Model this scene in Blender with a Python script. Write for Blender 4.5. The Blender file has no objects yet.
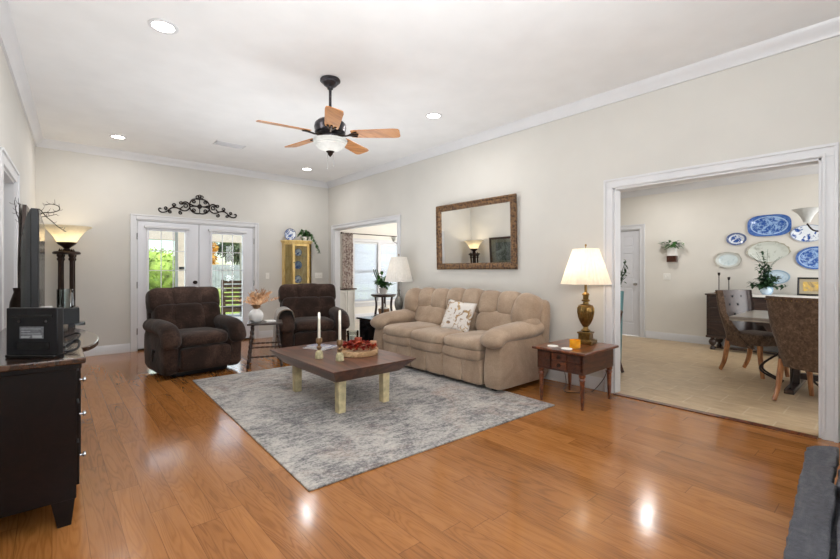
import bpy, bmesh, math, random
from mathutils import Vector, Matrix
random.seed(7)
sc = bpy.context.scene
COL = sc.collection
PI = math.pi
R = math.radians

# ------------------------------------------------------------------ camera
cam_d = bpy.data.cameras.new('camera'); cam = bpy.data.objects.new('camera', cam_d); COL.objects.link(cam)
cam_d.sensor_width = 36; cam_d.lens = 36*422/840; cam_d.shift_y = -8.5/840
cam_d.clip_start = 0.02; cam_d.clip_end = 200
cam.location = (0, 0, 1.24); cam.rotation_euler = (R(90), 0, -math.atan2(368, 422))
sc.camera = cam
sc.view_settings.view_transform = 'Standard'; sc.view_settings.look = 'None'
sc.view_settings.gamma = 1; sc.view_settings.use_curve_mapping = False
sc.view_settings.exposure = -0.3

# ------------------------------------------------------------------ world and lights
w = bpy.data.worlds.new('sky'); sc.world = w; w.use_nodes = True
nt = w.node_tree; nt.nodes.clear()
sky = nt.nodes.new('ShaderNodeTexSky'); sky.sky_type = 'NISHITA'; sky.sun_disc = False
sky.sun_elevation = R(48); sky.sun_rotation = R(110)
bg = nt.nodes.new('ShaderNodeBackground'); bg.inputs['Strength'].default_value = 0.42
wo = nt.nodes.new('ShaderNodeOutputWorld')
nt.links.new(sky.outputs[0], bg.inputs[0]); nt.links.new(bg.outputs[0], wo.inputs[0])

def light(name, typ, loc, energy, color=(1, 1, 1), rot=(0, 0, 0), size=None, size_y=None, parent=None, **kw):
    d = bpy.data.lights.new(name, typ); d.energy = energy; d.color = color
    if typ == 'AREA':
        d.shape = 'RECTANGLE' if size_y else 'DISK'; d.size = size
        if size_y: d.size_y = size_y
    elif typ in ('POINT', 'SPOT') and size: d.shadow_soft_size = size
    for k, v in kw.items(): setattr(d, k, v)
    o = bpy.data.objects.new(name, d); COL.objects.link(o); o.location = loc; o.rotation_euler = rot
    if parent: o.parent = parent
    return o
sun = light('sun', 'SUN', (10, 5, 10), 6, (1, .95, .86), (R(38), 0, R(35)), angle=R(1))
# fills added to brighten the rooms; daylight at sunroom window and French doors
light('front_fill', 'AREA', (0.75, -0.5, 1.6), 34, (.95, .98, 1), (R(95), 0, R(-12)), 1.4, 1.4)  # added fill, set in the invented front window
light('ceiling_fill', 'AREA', (0.45, 0.3, 1.75), 145, (.94, .975, 1), (R(180-22), 0, R(-40)), 0.8, 0.8)  # upward fill standing in for a flash bounced off the ceiling
light('ceiling_fill', 'AREA', (2.2, 4.6, .80), 64, (.94, .975, 1), (R(180), 0, 0), 2.6, 2.6)  # second upward fill added mid-room, where no flash stands
light('dining_fill', 'AREA', (6.3, -1.3, 1.6), 115, (.97, .985, 1), (R(90), 0, 0), 2.6, 1.6)  # added area light brightening the dining room; no window is built there
light('sunroom_window_daylight', 'AREA', (6.65, 9.75, 1.3), 55, (.97, .99, 1), (R(-90), 0, 0), 1.7, 1.7)
light('sunroom_fill', 'AREA', (9.1, 7.0, 1.45), 150, (.98, .99, 1), (R(90), 0, R(90)), 3.0, 1.6)  # added fill from the solid side wall, for an assumed window
light('french_door_daylight', 'AREA', (1.87, 8.05, 1.15), 26, (.98, .99, 1), (R(-90), 0, 0), 1.5, 1.7)

# ------------------------------------------------------------------ material helpers
def lin(c):
    return tuple((v/255/12.92 if v/255 <= .04045 else ((v/255+.055)/1.055)**2.4) for v in c) + (1,)
class NT:
    def __init__(s, name):
        s.m = bpy.data.materials.new(name); s.m.use_nodes = True; s.t = s.m.node_tree
        s.b = s.t.nodes['Principled BSDF']; s.out = s.t.nodes['Material Output']
    def n(s, typ, **kw):
        x = s.t.nodes.new(typ)
        for k, v in kw.items():
            if hasattr(x, k): setattr(x, k, v)
            else: x.inputs[k.replace('_', ' ')].default_value = v
        return x
    def l(s, a, b): s.t.links.new(a, b)
    def math(s, op, a, b=None, c=None):
        x = s.t.nodes.new('ShaderNodeMath'); x.operation = op
        for i, v in enumerate((a, b, c)):
            if v is None: continue
            if isinstance(v, (int, float)): x.inputs[i].default_value = v
            else: s.l(v, x.inputs[i])
        return x.outputs[0]
    def ramp(s, fac, stops):
        x = s.t.nodes.new('ShaderNodeValToRGB'); e = x.color_ramp.elements
        while len(e) < len(stops): e.new(.5)
        for k, (p, c) in zip(e, stops): k.position = p; k.color = lin(c)
        s.l(fac, x.inputs[0]); return x.outputs[0]
    def mix(s, fac, a, b, typ='MIX'):
        x = s.t.nodes.new('ShaderNodeMix'); x.data_type = 'RGBA'; x.blend_type = typ
        for sock, v in ((x.inputs[0], fac), (x.inputs[6], a), (x.inputs[7], b)):
            if isinstance(v, (int, float)): sock.default_value = v
            elif isinstance(v, tuple): sock.default_value = v
            else: s.l(v, sock)
        return x.outputs[2]
    def coord(s, scale=(1, 1, 1), which='Object', rot=(0, 0, 0)):
        tc = s.t.nodes.new('ShaderNodeTexCoord'); mp = s.t.nodes.new('ShaderNodeMapping')
        mp.inputs['Scale'].default_value = scale; mp.inputs['Rotation'].default_value = rot
        s.l(tc.outputs[which], mp.inputs[0]); return mp.outputs[0]
    def noise(s, vec, scale, detail=3, rough=.55, dist=0):
        x = s.n('ShaderNodeTexNoise'); x.inputs['Scale'].default_value = scale; x.inputs['Detail'].default_value = detail
        x.inputs['Roughness'].default_value = rough; x.inputs['Distortion'].default_value = dist
        if vec is not None: s.l(vec, x.inputs['Vector'])
        return x.outputs['Fac']
    def bump(s, h, strength=.2, dist=.01):
        x = s.n('ShaderNodeBump'); x.inputs['Strength'].default_value = strength; x.inputs['Distance'].default_value = dist
        s.l(h, x.inputs['Height']); s.l(x.outputs[0], s.b.inputs['Normal'])
    def set(s, **kw):
        for k, v in kw.items():
            k = k.replace('_', ' ')
            s.b.inputs[k].default_value = v
        return s

def plain(name, c, rough=.5, metal=0, var=.06, scale=8, spec=.5, bump=0, bscale=60, coat=0, sheen=0, detail=3):
    """one colour with a soft procedural mottling"""
    k = NT(name); v = k.coord()
    f = k.noise(v, scale, detail)
    a = tuple(max(0, x*(1-var)) for x in c); b = tuple(min(255, x*(1+var)) for x in c)
    k.l(k.ramp(f, [(.3, a), (.7, b)]), k.b.inputs['Base Color'])
    k.set(Roughness=rough, Metallic=metal); k.b.inputs['Specular IOR Level'].default_value = spec
    k.b.inputs['Coat Weight'].default_value = coat
    k.b.inputs['Sheen Weight'].default_value = sheen
    if bump: k.bump(k.noise(v, bscale, 4), bump, .01)
    return k.m

def wood(name, dark, mid, light_, axis='x', rough=.35, coat=.3, scale=6, spec=.5):
    k = NT(name)
    sc_ = {'x': (.18, 1, 1), 'y': (1, .18, 1), 'z': (1, 1, .18)}[axis]
    v = k.coord(sc_)
    a = k.noise(v, scale, 4, .5, 1.0)
    rings = k.math('SINE', k.math('MULTIPLY', a, 40))
    fine = k.noise(k.coord(tuple(x*1 if x == 1 else .04 for x in sc_)), 90, 3)
    f = k.math('ADD', k.math('MULTIPLY', rings, .18), k.math('MULTIPLY_ADD', fine, .5, k.math('MULTIPLY', a, .5)))
    k.l(k.ramp(f, [(.2, dark), (.5, mid), (.8, light_)]), k.b.inputs['Base Color'])
    k.set(Roughness=rough); k.b.inputs['Coat Weight'].default_value = coat
    k.b.inputs['Coat Roughness'].default_value = .15; k.b.inputs['Specular IOR Level'].default_value = spec
    return k.m

def plush(name, dark, mid, lite, scale=5, sheen=.3, bump=.35):
    k = NT(name); v = k.coord()
    f = k.math('ADD', k.math('MULTIPLY', k.noise(v, scale, 5, .6, .6), .75), k.math('MULTIPLY', k.noise(v, 70, 2), .25))
    k.l(k.ramp(f, [(.32, dark), (.5, mid), (.68, lite)]), k.b.inputs['Base Color'])
    k.set(Roughness=.9); k.b.inputs['Sheen Weight'].default_value = sheen; k.b.inputs['Specular IOR Level'].default_value = .2
    k.b.inputs['Sheen Roughness'].default_value = .5
    h = k.math('ADD', k.math('MULTIPLY', k.noise(v, 7, 3, .5, .8), 1.0), k.math('MULTIPLY', k.noise(v, 130, 2), .12))
    k.bump(h, bump, .03)
    return k.m

def emis(name, c, strength):
    k = NT(name); v = k.coord(); f = k.noise(v, 3, 1)
    k.l(k.ramp(f, [(0, tuple(x*.98 for x in c)), (1, c)]), k.b.inputs['Emission Color'])
    k.b.inputs['Emission Strength'].default_value = strength; k.b.inputs['Base Color'].default_value = lin(c)
    return k.m

def thin_glass(name, tint=(244, 248, 248), ior=1.45):
    k = NT(name); t = k.t
    tr = k.n('ShaderNodeBsdfTransparent'); tr.inputs[0].default_value = lin(tint)
    gl = k.n('ShaderNodeBsdfGlossy'); gl.inputs['Roughness'].default_value = .02
    fr = k.n('ShaderNodeFresnel'); fr.inputs[0].default_value = ior
    mx = k.n('ShaderNodeMixShader'); k.l(fr.outputs[0], mx.inputs[0]); k.l(tr.outputs[0], mx.inputs[1]); k.l(gl.outputs[0], mx.inputs[2])
    k.l(mx.outputs[0], k.out.inputs[0]); return k.m

def shade_mat(name, c, trans=.5, pleat=0):
    k = NT(name)
    d = k.n('ShaderNodeBsdfDiffuse'); tl = k.n('ShaderNodeBsdfTranslucent'); mx = k.n('ShaderNodeMixShader')
    f = k.noise(k.coord(), 30, 2)
    col = k.ramp(f, [(.3, tuple(x*.96 for x in c)), (.7, c)])
    k.l(col, d.inputs[0]); k.l(col, tl.inputs[0]); mx.inputs[0].default_value = trans
    k.l(d.outputs[0], mx.inputs[1]); k.l(tl.outputs[0], mx.inputs[2]); k.l(mx.outputs[0], k.out.inputs[0]); return k.m

# --- setting
def m_floor():
    k = NT('oak_planks'); g = k.n('ShaderNodeNewGeometry'); sp = k.n('ShaderNodeSeparateXYZ'); k.l(g.outputs['Position'], sp.inputs[0])
    x, y = sp.outputs[0], sp.outputs[1]
    W, L = .127, 1.15
    u = k.math('DIVIDE', x, W); row = k.math('FLOOR', u); fu = k.math('FRACT', u)
    wn = k.n('ShaderNodeTexWhiteNoise', noise_dimensions='1D'); k.l(row, wn.inputs['W'])
    v = k.math('ADD', k.math('DIVIDE', y, L), k.math('MULTIPLY', wn.outputs['Value'], 7.3))
    idx = k.math('FLOOR', v); fv = k.math('FRACT', v)
    cb = k.n('ShaderNodeCombineXYZ'); k.l(row, cb.inputs[0]); k.l(idx, cb.inputs[1])
    w2 = k.n('ShaderNodeTexWhiteNoise', noise_dimensions='3D'); k.l(cb.outputs[0], w2.inputs['Vector'])
    rnd = w2.outputs['Value']
    c2 = k.n('ShaderNodeCombineXYZ')
    k.l(k.math('MULTIPLY_ADD', rnd, 40, k.math('MULTIPLY', x, 9)), c2.inputs[0])
    k.l(k.math('MULTIPLY_ADD', rnd, 23, k.math('MULTIPLY', y, .9)), c2.inputs[1]); k.l(k.math('MULTIPLY', rnd, 17), c2.inputs[2])
    a = k.noise(c2.outputs[0], 1.0, 2, .45, .4)
    rings = k.math('SUBTRACT', 1, k.math('MULTIPLY', 2, k.math('POWER', k.math('MULTIPLY_ADD', k.math('SINE', k.math('MULTIPLY', a, 105)), .5, .5), 2.2)))
    c3 = k.n('ShaderNodeCombineXYZ'); k.l(k.math('MULTIPLY', x, 260), c3.inputs[0]); k.l(k.math('MULTIPLY', y, 9), c3.inputs[1])
    fine = k.noise(c3.outputs[0], 1, 3)
    f = k.math('ADD', k.math('MULTIPLY', rings, .065), k.math('ADD', k.math('MULTIPLY', fine, .25), k.math('MULTIPLY', a, .4)))
    f = k.math('ADD', f, k.math('MULTIPLY_ADD', rnd, .22, .09))
    col = k.ramp(f, [(.2, (108, 64, 28)), (.45, (148, 94, 46)), (.72, (173, 115, 62)), (.98, (190, 136, 80))])
    e1 = k.math('LESS_THAN', k.math('MINIMUM', fu, k.math('SUBTRACT', 1, fu)), .010)
    e2 = k.math('LESS_THAN', k.math('MINIMUM', fv, k.math('SUBTRACT', 1, fv)), .0016)
    seam = k.math('MAXIMUM', e1, e2)
    col = k.mix(k.math('MULTIPLY', seam, .55), col, lin((84, 44, 20)))
    k.l(col, k.b.inputs['Base Color'])
    k.l(k.math('MULTIPLY_ADD', a, .08, .12), k.b.inputs['Roughness'])
    k.b.inputs['Specular IOR Level'].default_value = .32; k.b.inputs['Coat Weight'].default_value = .15; k.b.inputs['Coat Roughness'].default_value = .10
    wav = k.noise(k.coord((1, .35, 1)), 7, 2)
    h = k.math('ADD', k.math('MULTIPLY', seam, -.6), k.math('ADD', k.math('MULTIPLY', rings, .04), k.math('MULTIPLY', wav, .9)))
    k.bump(h, .10, .01)
    return k.m
def m_tile(name, bw=.46, bh=.30, c1=(196, 172, 138), c2=(180, 154, 120), mortar=(206, 190, 164)):
    k = NT(name); v = k.coord((1, 1, 1), rot=(0, 0, R(90)))
    br = k.n('ShaderNodeTexBrick'); k.l(v, br.inputs['Vector']); br.offset = .5
    br.inputs['Scale'].default_value = 1; br.inputs['Brick Width'].default_value = bw; br.inputs['Row Height'].default_value = bh
    br.inputs['Mortar Size'].default_value = .006; br.inputs['Color1'].default_value = lin(c1); br.inputs['Color2'].default_value = lin(c2)
    br.inputs['Mortar'].default_value = lin(mortar)
    f = k.noise(k.coord((3, 1, 1)), 7, 5, .6, .4)
    col = k.mix(.35, br.outputs['Color'], k.ramp(f, [(.3, (128, 100, 72)), (.7, (212, 190, 156))]), 'MIX')
    k.l(col, k.b.inputs['Base Color']); k.set(Roughness=.38)
    k.bump(k.math('MULTIPLY', br.outputs['Fac'], -1), .4, .004)
    return k.m
def m_rug():
    k = NT('distressed_rug'); v = k.coord()
    n1 = k.noise(v, 2.2, 6, .7, .8); n2 = k.noise(k.coord((1, 2.2, 1)), 9, 5, .75, .6); n3 = k.noise(v, 55, 3, .7)
    f = k.math('ADD', k.math('ADD', k.math('MULTIPLY', n1, .33), k.math('MULTIPLY', n2, .37)), k.math('MULTIPLY', n3, .30))
    col = k.ramp(f, [(.39, (72, 72, 77)), (.46, (126, 123, 122)), (.52, (170, 165, 160)), (.60, (196, 190, 182))])
    warm = k.noise(k.coord((1, 1, 1), rot=(0, 0, .6)), 1.7, 5, .7, 1.0)
    fac = k.ramp(warm, [(.52, (0, 0, 0)), (.68, (150, 150, 150))])
    col = k.mix(fac, col, lin((172, 134, 112)))
    k.l(col, k.b.inputs['Base Color']); k.set(Roughness=1); k.b.inputs['Specular IOR Level'].default_value = .1
    k.b.inputs['Sheen Weight'].default_value = .2
    k.bump(k.math('ADD', n3, n2), .5, .006)
    return k.m
WALLC = (201, 198, 192)
M = {}
M['floor'] = m_floor()
M['tile'] = m_tile('dining_tile')
M['suntile'] = m_tile('sunroom_tile', .45, .45, (200, 192, 180), (190, 182, 170), (170, 160, 150))
M['rug'] = m_rug()
M['wall'] = plain('wall_paint', WALLC, .75, var=.012, scale=2, spec=.25, bump=.04, bscale=150)
M['cream_wall'] = plain('dining_wall_paint', (217, 213, 205), .75, var=.012, scale=2, spec=.25, bump=.04, bscale=150)
M['sun_wall'] = plain('sunroom_wall_paint', (228, 224, 216), .75, var=.012, scale=2, spec=.25)
M['ceil'] = plain('ceiling_paint', (231, 231, 231), .85, var=.012, scale=3, spec=.2, bump=.05, bscale=120)
M['trim'] = plain('white_trim_paint', (209, 209, 211), .35, var=.01, scale=4, spec=.4)
M['door'] = plain('door_paint', (214, 215, 220), .35, var=.01, scale=4, spec=.4)
M['cab_white'] = plain('cabinet_paint', (222, 219, 212), .4, var=.012)
M['slate'] = None
M['glass'] = thin_glass('window_glass')
M['black'] = plain('black_plastic', (20, 20, 23), .45, var=.12, spec=.35)
M['black_gloss'] = plain('black_gloss', (16, 16, 18), .12, var=.1)
M['tv_back'] = plain('tv_back_plastic', (66, 69, 72), .5, var=.06)
M['label_ink'] = plain('label_ink', (168, 170, 174), .5, var=.05)
M['label'] = plain('label_paper', (104, 107, 112), .5, var=.15, scale=90)
M['bronze'] = plain('dark_bronze', (52, 40, 34), .35, .75, .2, 14)
M['fanmetal'] = plain('aged_pewter', (64, 62, 66), .3, .85, .25, 20)
M['iron'] = plain('wrought_iron', (38, 28, 25), .5, .5, .15, 30)
M['brass'] = plain('antique_brass', (118, 92, 50), .32, .85, .25, 25)
M['pewter'] = plain('grey_glazed_lamp', (112, 110, 104), .35, .3, .25, 20)
M['nickel'] = plain('nickel', (190, 190, 190), .25, .9, .05)
M['blade'] = wood('fan_blade_oak', (150, 90, 40), (180, 118, 58), (198, 138, 76), 'x', .35, .3, 5)
M['espresso'] = wood('espresso_wood', (6, 3, 3), (11, 5, 5), (19, 9, 8), 'y', .35, .08, 5, .25)
M['espresso_top'] = wood('espresso_top_wood', (34, 20, 14), (58, 36, 24), (84, 56, 38), 'y', .22, .6, 5)
M['darkwood'] = wood('dark_turned_wood', (26, 15, 12), (44, 27, 21), (62, 40, 31), 'z', .35, .3, 9)
M['walnut'] = wood('walnut_wood', (62, 26, 12), (98, 47, 22), (132, 70, 34), 'x', .28, .5, 6)
M['walnut_dark'] = wood('walnut_panel', (44, 20, 11), (68, 33, 17), (88, 46, 25), 'x', .35, .4, 9)
M['table_brown'] = wood('coffee_table_wood', (62, 33, 22), (88, 49, 33), (112, 67, 48), 'y', .36, .2, 4)
M['cream_paint'] = plain('chipped_cream_paint', (208, 194, 152), .5, var=.12, scale=14, bump=.1, bscale=40)
M['honey'] = wood('honey_oak', (208, 172, 98), (222, 190, 118), (234, 206, 142), 'z', .4, .3, 6)
M['chairleg'] = wood('oak_leg', (120, 72, 38), (150, 96, 56), (176, 122, 76), 'z', .35, .3, 7)
M['sideboard'] = wood('sideboard_wood', (32, 20, 17), (50, 34, 28), (66, 46, 38), 'y', .4, .3, 6)
M['grey_top'] = wood('weathered_table_top', (96, 88, 80), (128, 119, 108), (154, 146, 134), 'y', .35, .3, 4)
M['traywood'] = wood('tray_wood', (176, 138, 98), (204, 168, 126), (222, 190, 150), 'x', .6, 0, 8)
M['rocker'] = wood('patio_chair_wood', (58, 40, 26), (84, 60, 40), (108, 80, 54), 'x', .6, 0, 8)
M['plush_brown'] = plush('chocolate_plush', (28, 18, 14), (47, 33, 27), (84, 63, 53), 3.2, .1)
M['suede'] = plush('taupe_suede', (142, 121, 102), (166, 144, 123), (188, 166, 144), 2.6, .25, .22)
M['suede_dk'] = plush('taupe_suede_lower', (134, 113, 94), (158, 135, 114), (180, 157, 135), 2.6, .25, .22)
M['chair_tweed'] = plush('brown_tweed', (62, 47, 37), (92, 72, 57), (120, 98, 80), 30, .1, .1)
M['chair_leather'] = plain('brown_leather', (56, 43, 40), .32, var=.15, scale=14)
M['throw'] = plush('taupe_throw', (84, 70, 58), (116, 99, 84), (146, 128, 111), 16, .5, .6)
M['white_cer'] = plain('white_ceramic', (226, 224, 222), .25, var=.03)
M['candle'] = plain('ivory_wax', (232, 226, 212), .5, var=.02)
M['redwax'] = plain('rust_wax', (158, 70, 48), .5, var=.1)
M['tanwax'] = plain('tan_wax', (196, 150, 118), .5, var=.1)
M['amberwax'] = None
M['stick'] = plain('weathered_cream_wood', (178, 168, 132), .55, var=.2, scale=30)
M['stickbrown'] = plain('brown_cup', (116, 88, 58), .5, var=.2, scale=30)
M['leaf'] = plain('green_leaf', (62, 104, 50), .5, var=.35, scale=12)
M['leaf_dark'] = plain('dark_green_leaf', (44, 76, 46), .5, var=.35, scale=12)
M['leaf_lite'] = plain('light_green_leaf', (112, 150, 80), .5, var=.3, scale=12)
M['red_leaf'] = plain('rust_red_petal', (142, 40, 26), .6, var=.35, scale=30)
M['orange_leaf'] = plain('orange_petal', (176, 74, 36), .6, var=.3, scale=30)
M['pampas'] = plain('dried_grass', (138, 96, 62), .9, var=.25, scale=30)
M['pampas_lt'] = plain('pale_dried_grass', (168, 132, 98), .9, var=.2, scale=30)
M['twig'] = plain('dark_twig', (44, 36, 33), .7, var=.2)
M['shade'] = shade_mat('pleated_shade', (250, 238, 222), .5)
M['shade_grey'] = shade_mat('grey_pleated_shade', (232, 229, 224), .4)
M['bowl_glass'] = shade_mat('alabaster_glass', (246, 238, 218), .5)
M['bowl_white'] = shade_mat('frosted_glass', (232, 234, 232), .3)
M['slat'] = shade_mat('blind_slat', (236, 239, 244), .5)
M['can'] = emis('can_lens', (255, 250, 242), 16)
M['plate_switch'] = plain('switch_plate', (230, 228, 222), .4, var=.01)
M['teal'] = plain('teal_ceramic', (84, 122, 124), .3, var=.1)
M['basket'] = plain('wicker_brown', (128, 96, 68), .8, var=.3, scale=60, bump=.5, bscale=90)
M['paper'] = plain('white_paper', (236, 234, 230), .7, var=.03)
M['linen'] = plain('white_linen', (226, 224, 220), .85, var=.03)
M['beige'] = plain('beige_stucco', (222, 204, 182), .85, var=.04)
M['concrete'] = plain('patio_concrete', (176, 170, 162), .85, var=.08)
M['fence'] = plain('grey_fence_boards', (168, 168, 172), .85, var=.1, scale=4)
M['lawn'] = plain('lawn_grass', (150, 164, 70), .95, var=.25, scale=20)
M['bush'] = plain('sunny_leaf', (150, 172, 78), .7, var=.4, scale=3)
M['tree'] = plain('tree_leaf', (92, 104, 70), .7, var=.4, scale=2)
M['autumn'] = plain('autumn_leaf', (214, 148, 52), .7, var=.3, scale=3)
M['bark'] = plain('bark', (84, 66, 52), .9, var=.3, scale=20)
M['jar'] = thin_glass('clear_jar_glass', (236, 240, 240), 1.5)

def m_slate():
    k = NT('slate_hearth'); v = k.coord()
    f = k.math('ADD', k.math('MULTIPLY', k.noise(k.coord((1, 5, 1)), 5, 6, .7, 1), .6), k.math('MULTIPLY', k.noise(v, 40, 4), .4))
    col = k.ramp(f, [(.32, (44, 44, 50)), (.5, (66, 67, 74)), (.68, (92, 91, 94))])
    rust = k.ramp(k.noise(v, 3.1, 4, .6, 1), [(.6, (0, 0, 0)), (.75, (110, 110, 110))])
    col = k.mix(rust, col, lin((126, 104, 88)))
    k.l(col, k.b.inputs['Base Color']); k.set(Roughness=.6); k.bump(k.math('ADD', f, k.noise(v, 14, 5)), .5, .02); return k.m
M['slate'] = m_slate()
def m_amber():
    k = NT('amber_candle_glass'); f = k.noise(k.coord(), 20, 2)
    k.l(k.ramp(f, [(.3, (226, 148, 20)), (.7, (246, 180, 44))]), k.b.inputs['Base Color']); k.set(Roughness=.15)
    k.b.inputs['Subsurface Weight'].default_value = .3; k.b.inputs['Subsurface Radius'].default_value = (.02, .01, .003); return k.m
M['amberwax'] = m_amber()
def m_mirror():
    k = NT('mirror_silver'); f = k.noise(k.coord(), 2, 1)
    k.l(k.ramp(f, [(0, (242, 242, 240)), (1, (246, 246, 244))]), k.b.inputs['Base Color']); k.set(Roughness=0.0, Metallic=1); return k.m
M['mirror'] = m_mirror()
def m_frame():
    k = NT('carved_gilt_frame'); v = k.coord()
    vo = k.n('ShaderNodeTexVoronoi'); vo.inputs['Scale'].default_value = 34; k.l(v, vo.inputs['Vector'])
    f = k.math('ADD', k.math('MULTIPLY', vo.outputs['Distance'], .7), k.math('MULTIPLY', k.noise(v, 22, 4), .5))
    k.l(k.ramp(f, [(.25, (48, 32, 22)), (.5, (82, 56, 36)), (.78, (130, 98, 64))]), k.b.inputs['Base Color'])
    k.set(Roughness=.45, Metallic=.25); k.bump(f, .9, .012); return k.m
M['gilt'] = m_frame()
def m_floral(name, basec, spots, scale=9, thr=(.5, .62), rot=0):
    k = NT(name); v = k.coord((1, 1, 1), rot=(0, 0, rot))
    n = k.noise(v, scale, 3, .5, 1.6); n2 = k.noise(v, scale*.7, 2, .5, .8)
    fac = k.ramp(n, [(thr[0], (0, 0, 0)), (thr[1], (255, 255, 255))])
    col = k.mix(fac, lin(basec), k.ramp(n2, [(.4+.08*i, c) for i, c in enumerate(spots)]))
    k.l(col, k.b.inputs['Base Color']); k.set(Roughness=.9); k.bump(k.noise(v, 120, 2), .2, .005); return k.m
M['pillow_floral'] = m_floral('embroidered_floral', (220, 214, 208), [(190, 156, 104), (136, 116, 104), (164, 132, 90)], 11, (.50, .57))
M['curtain'] = m_floral('leafy_curtain', (200, 190, 184), [(150, 132, 126), (120, 104, 100), (170, 150, 144)], 11, (.46, .56))
def m_china(name, white, blue, scale, thr=(.48, .54), rim=None, rr=.8):
    """glazed plate: radial rim band plus a printed centre (object coords are scaled so the rim is at radius 1)"""
    k = NT(name); tc = k.n('ShaderNodeTexCoord'); sp = k.n('ShaderNodeSeparateXYZ'); k.l(tc.outputs['Generated'], sp.inputs[0])
    yy = k.math('MULTIPLY', k.math('SUBTRACT', sp.outputs[1], .5), 2); zz = k.math('MULTIPLY', k.math('SUBTRACT', sp.outputs[2], .5), 2)
    r = k.math('SQRT', k.math('ADD', k.math('MULTIPLY', yy, yy), k.math('MULTIPLY', zz, zz)))
    n = k.noise(k.coord(), scale, 4, .6, .9)
    fac = k.ramp(n, [(thr[0], (0, 0, 0)), (thr[1], (255, 255, 255))])
    col = k.mix(fac, lin(white), lin(blue))
    if rim:
        for r0, r1, c in rim:
            band = k.math('MULTIPLY', k.math('GREATER_THAN', r, r0), k.math('LESS_THAN', r, r1))
            band = k.math('MULTIPLY', band, .82)
            col = k.mix(band, col, lin(c))
    k.l(col, k.b.inputs['Base Color']); k.set(Roughness=.15); return k.m
BL = (44, 84, 158); DB = (36, 62, 122); WH = (226, 232, 238)
M['china_willow'] = m_china('willow_china', (150, 182, 220), BL, 22, (.40, .56), [(.80, .86, (176, 202, 230)), (.86, 1.6, (58, 96, 168))])
M['china_small'] = m_china('small_oval_china', WH, BL, 26, (.40, .5), [(.56, .76, WH), (.78, 1.6, (92, 104, 140))])
M['china_pale'] = m_china('pale_china', (214, 226, 228), (190, 208, 212), 14, (.5, .7), [(.72, 1.6, (204, 206, 200)), (.93, 1.6, (176, 172, 158))])
M['china_shell'] = m_china('shell_china', (208, 212, 204), (168, 172, 160), 12, (.55, .7), [(.9, 1.6, (166, 160, 140))])
M['china_floral'] = m_china('blue_sprig_china', WH, BL, 13, (.54, .6), [(.94, 1.6, (120, 140, 176))])
M['china_round'] = m_china('round_blue_china', (226, 232, 240), BL, 24, (.44, .52), [(.5, .62, WH), (.8, .86, WH), (.92, 1.6, DB)])
M['china_lightblue'] = m_china('light_blue_china', (206, 224, 236), (168, 196, 220), 14, (.5, .7), [(.86, 1.6, (150, 180, 206))])
def m_picture(name, stops, scale=4, dist=1.5):
    k = NT(name); f = k.noise(k.coord(), scale, 4, .6, dist); k.l(k.ramp(f, stops), k.b.inputs['Base Color']); k.set(Roughness=.25); return k.m
M['photo_yellow'] = m_picture('photo_print', [(.3, (120, 110, 96)), (.48, (196, 168, 112)), (.6, (224, 186, 76)), (.75, (230, 220, 200))], 9)
M['art_print'] = m_picture('art_print', [(.3, (92, 92, 84)), (.5, (140, 138, 126)), (.7, (196, 194, 184))], 3)
M['magazine'] = m_picture('magazine_cover', [(.3, (60, 62, 96)), (.45, (160, 164, 190)), (.55, (206, 200, 200)), (.7, (110, 60, 60))], 14)
M['mat'] = plain('picture_mat', (172, 160, 136), .8, var=.03)

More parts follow.
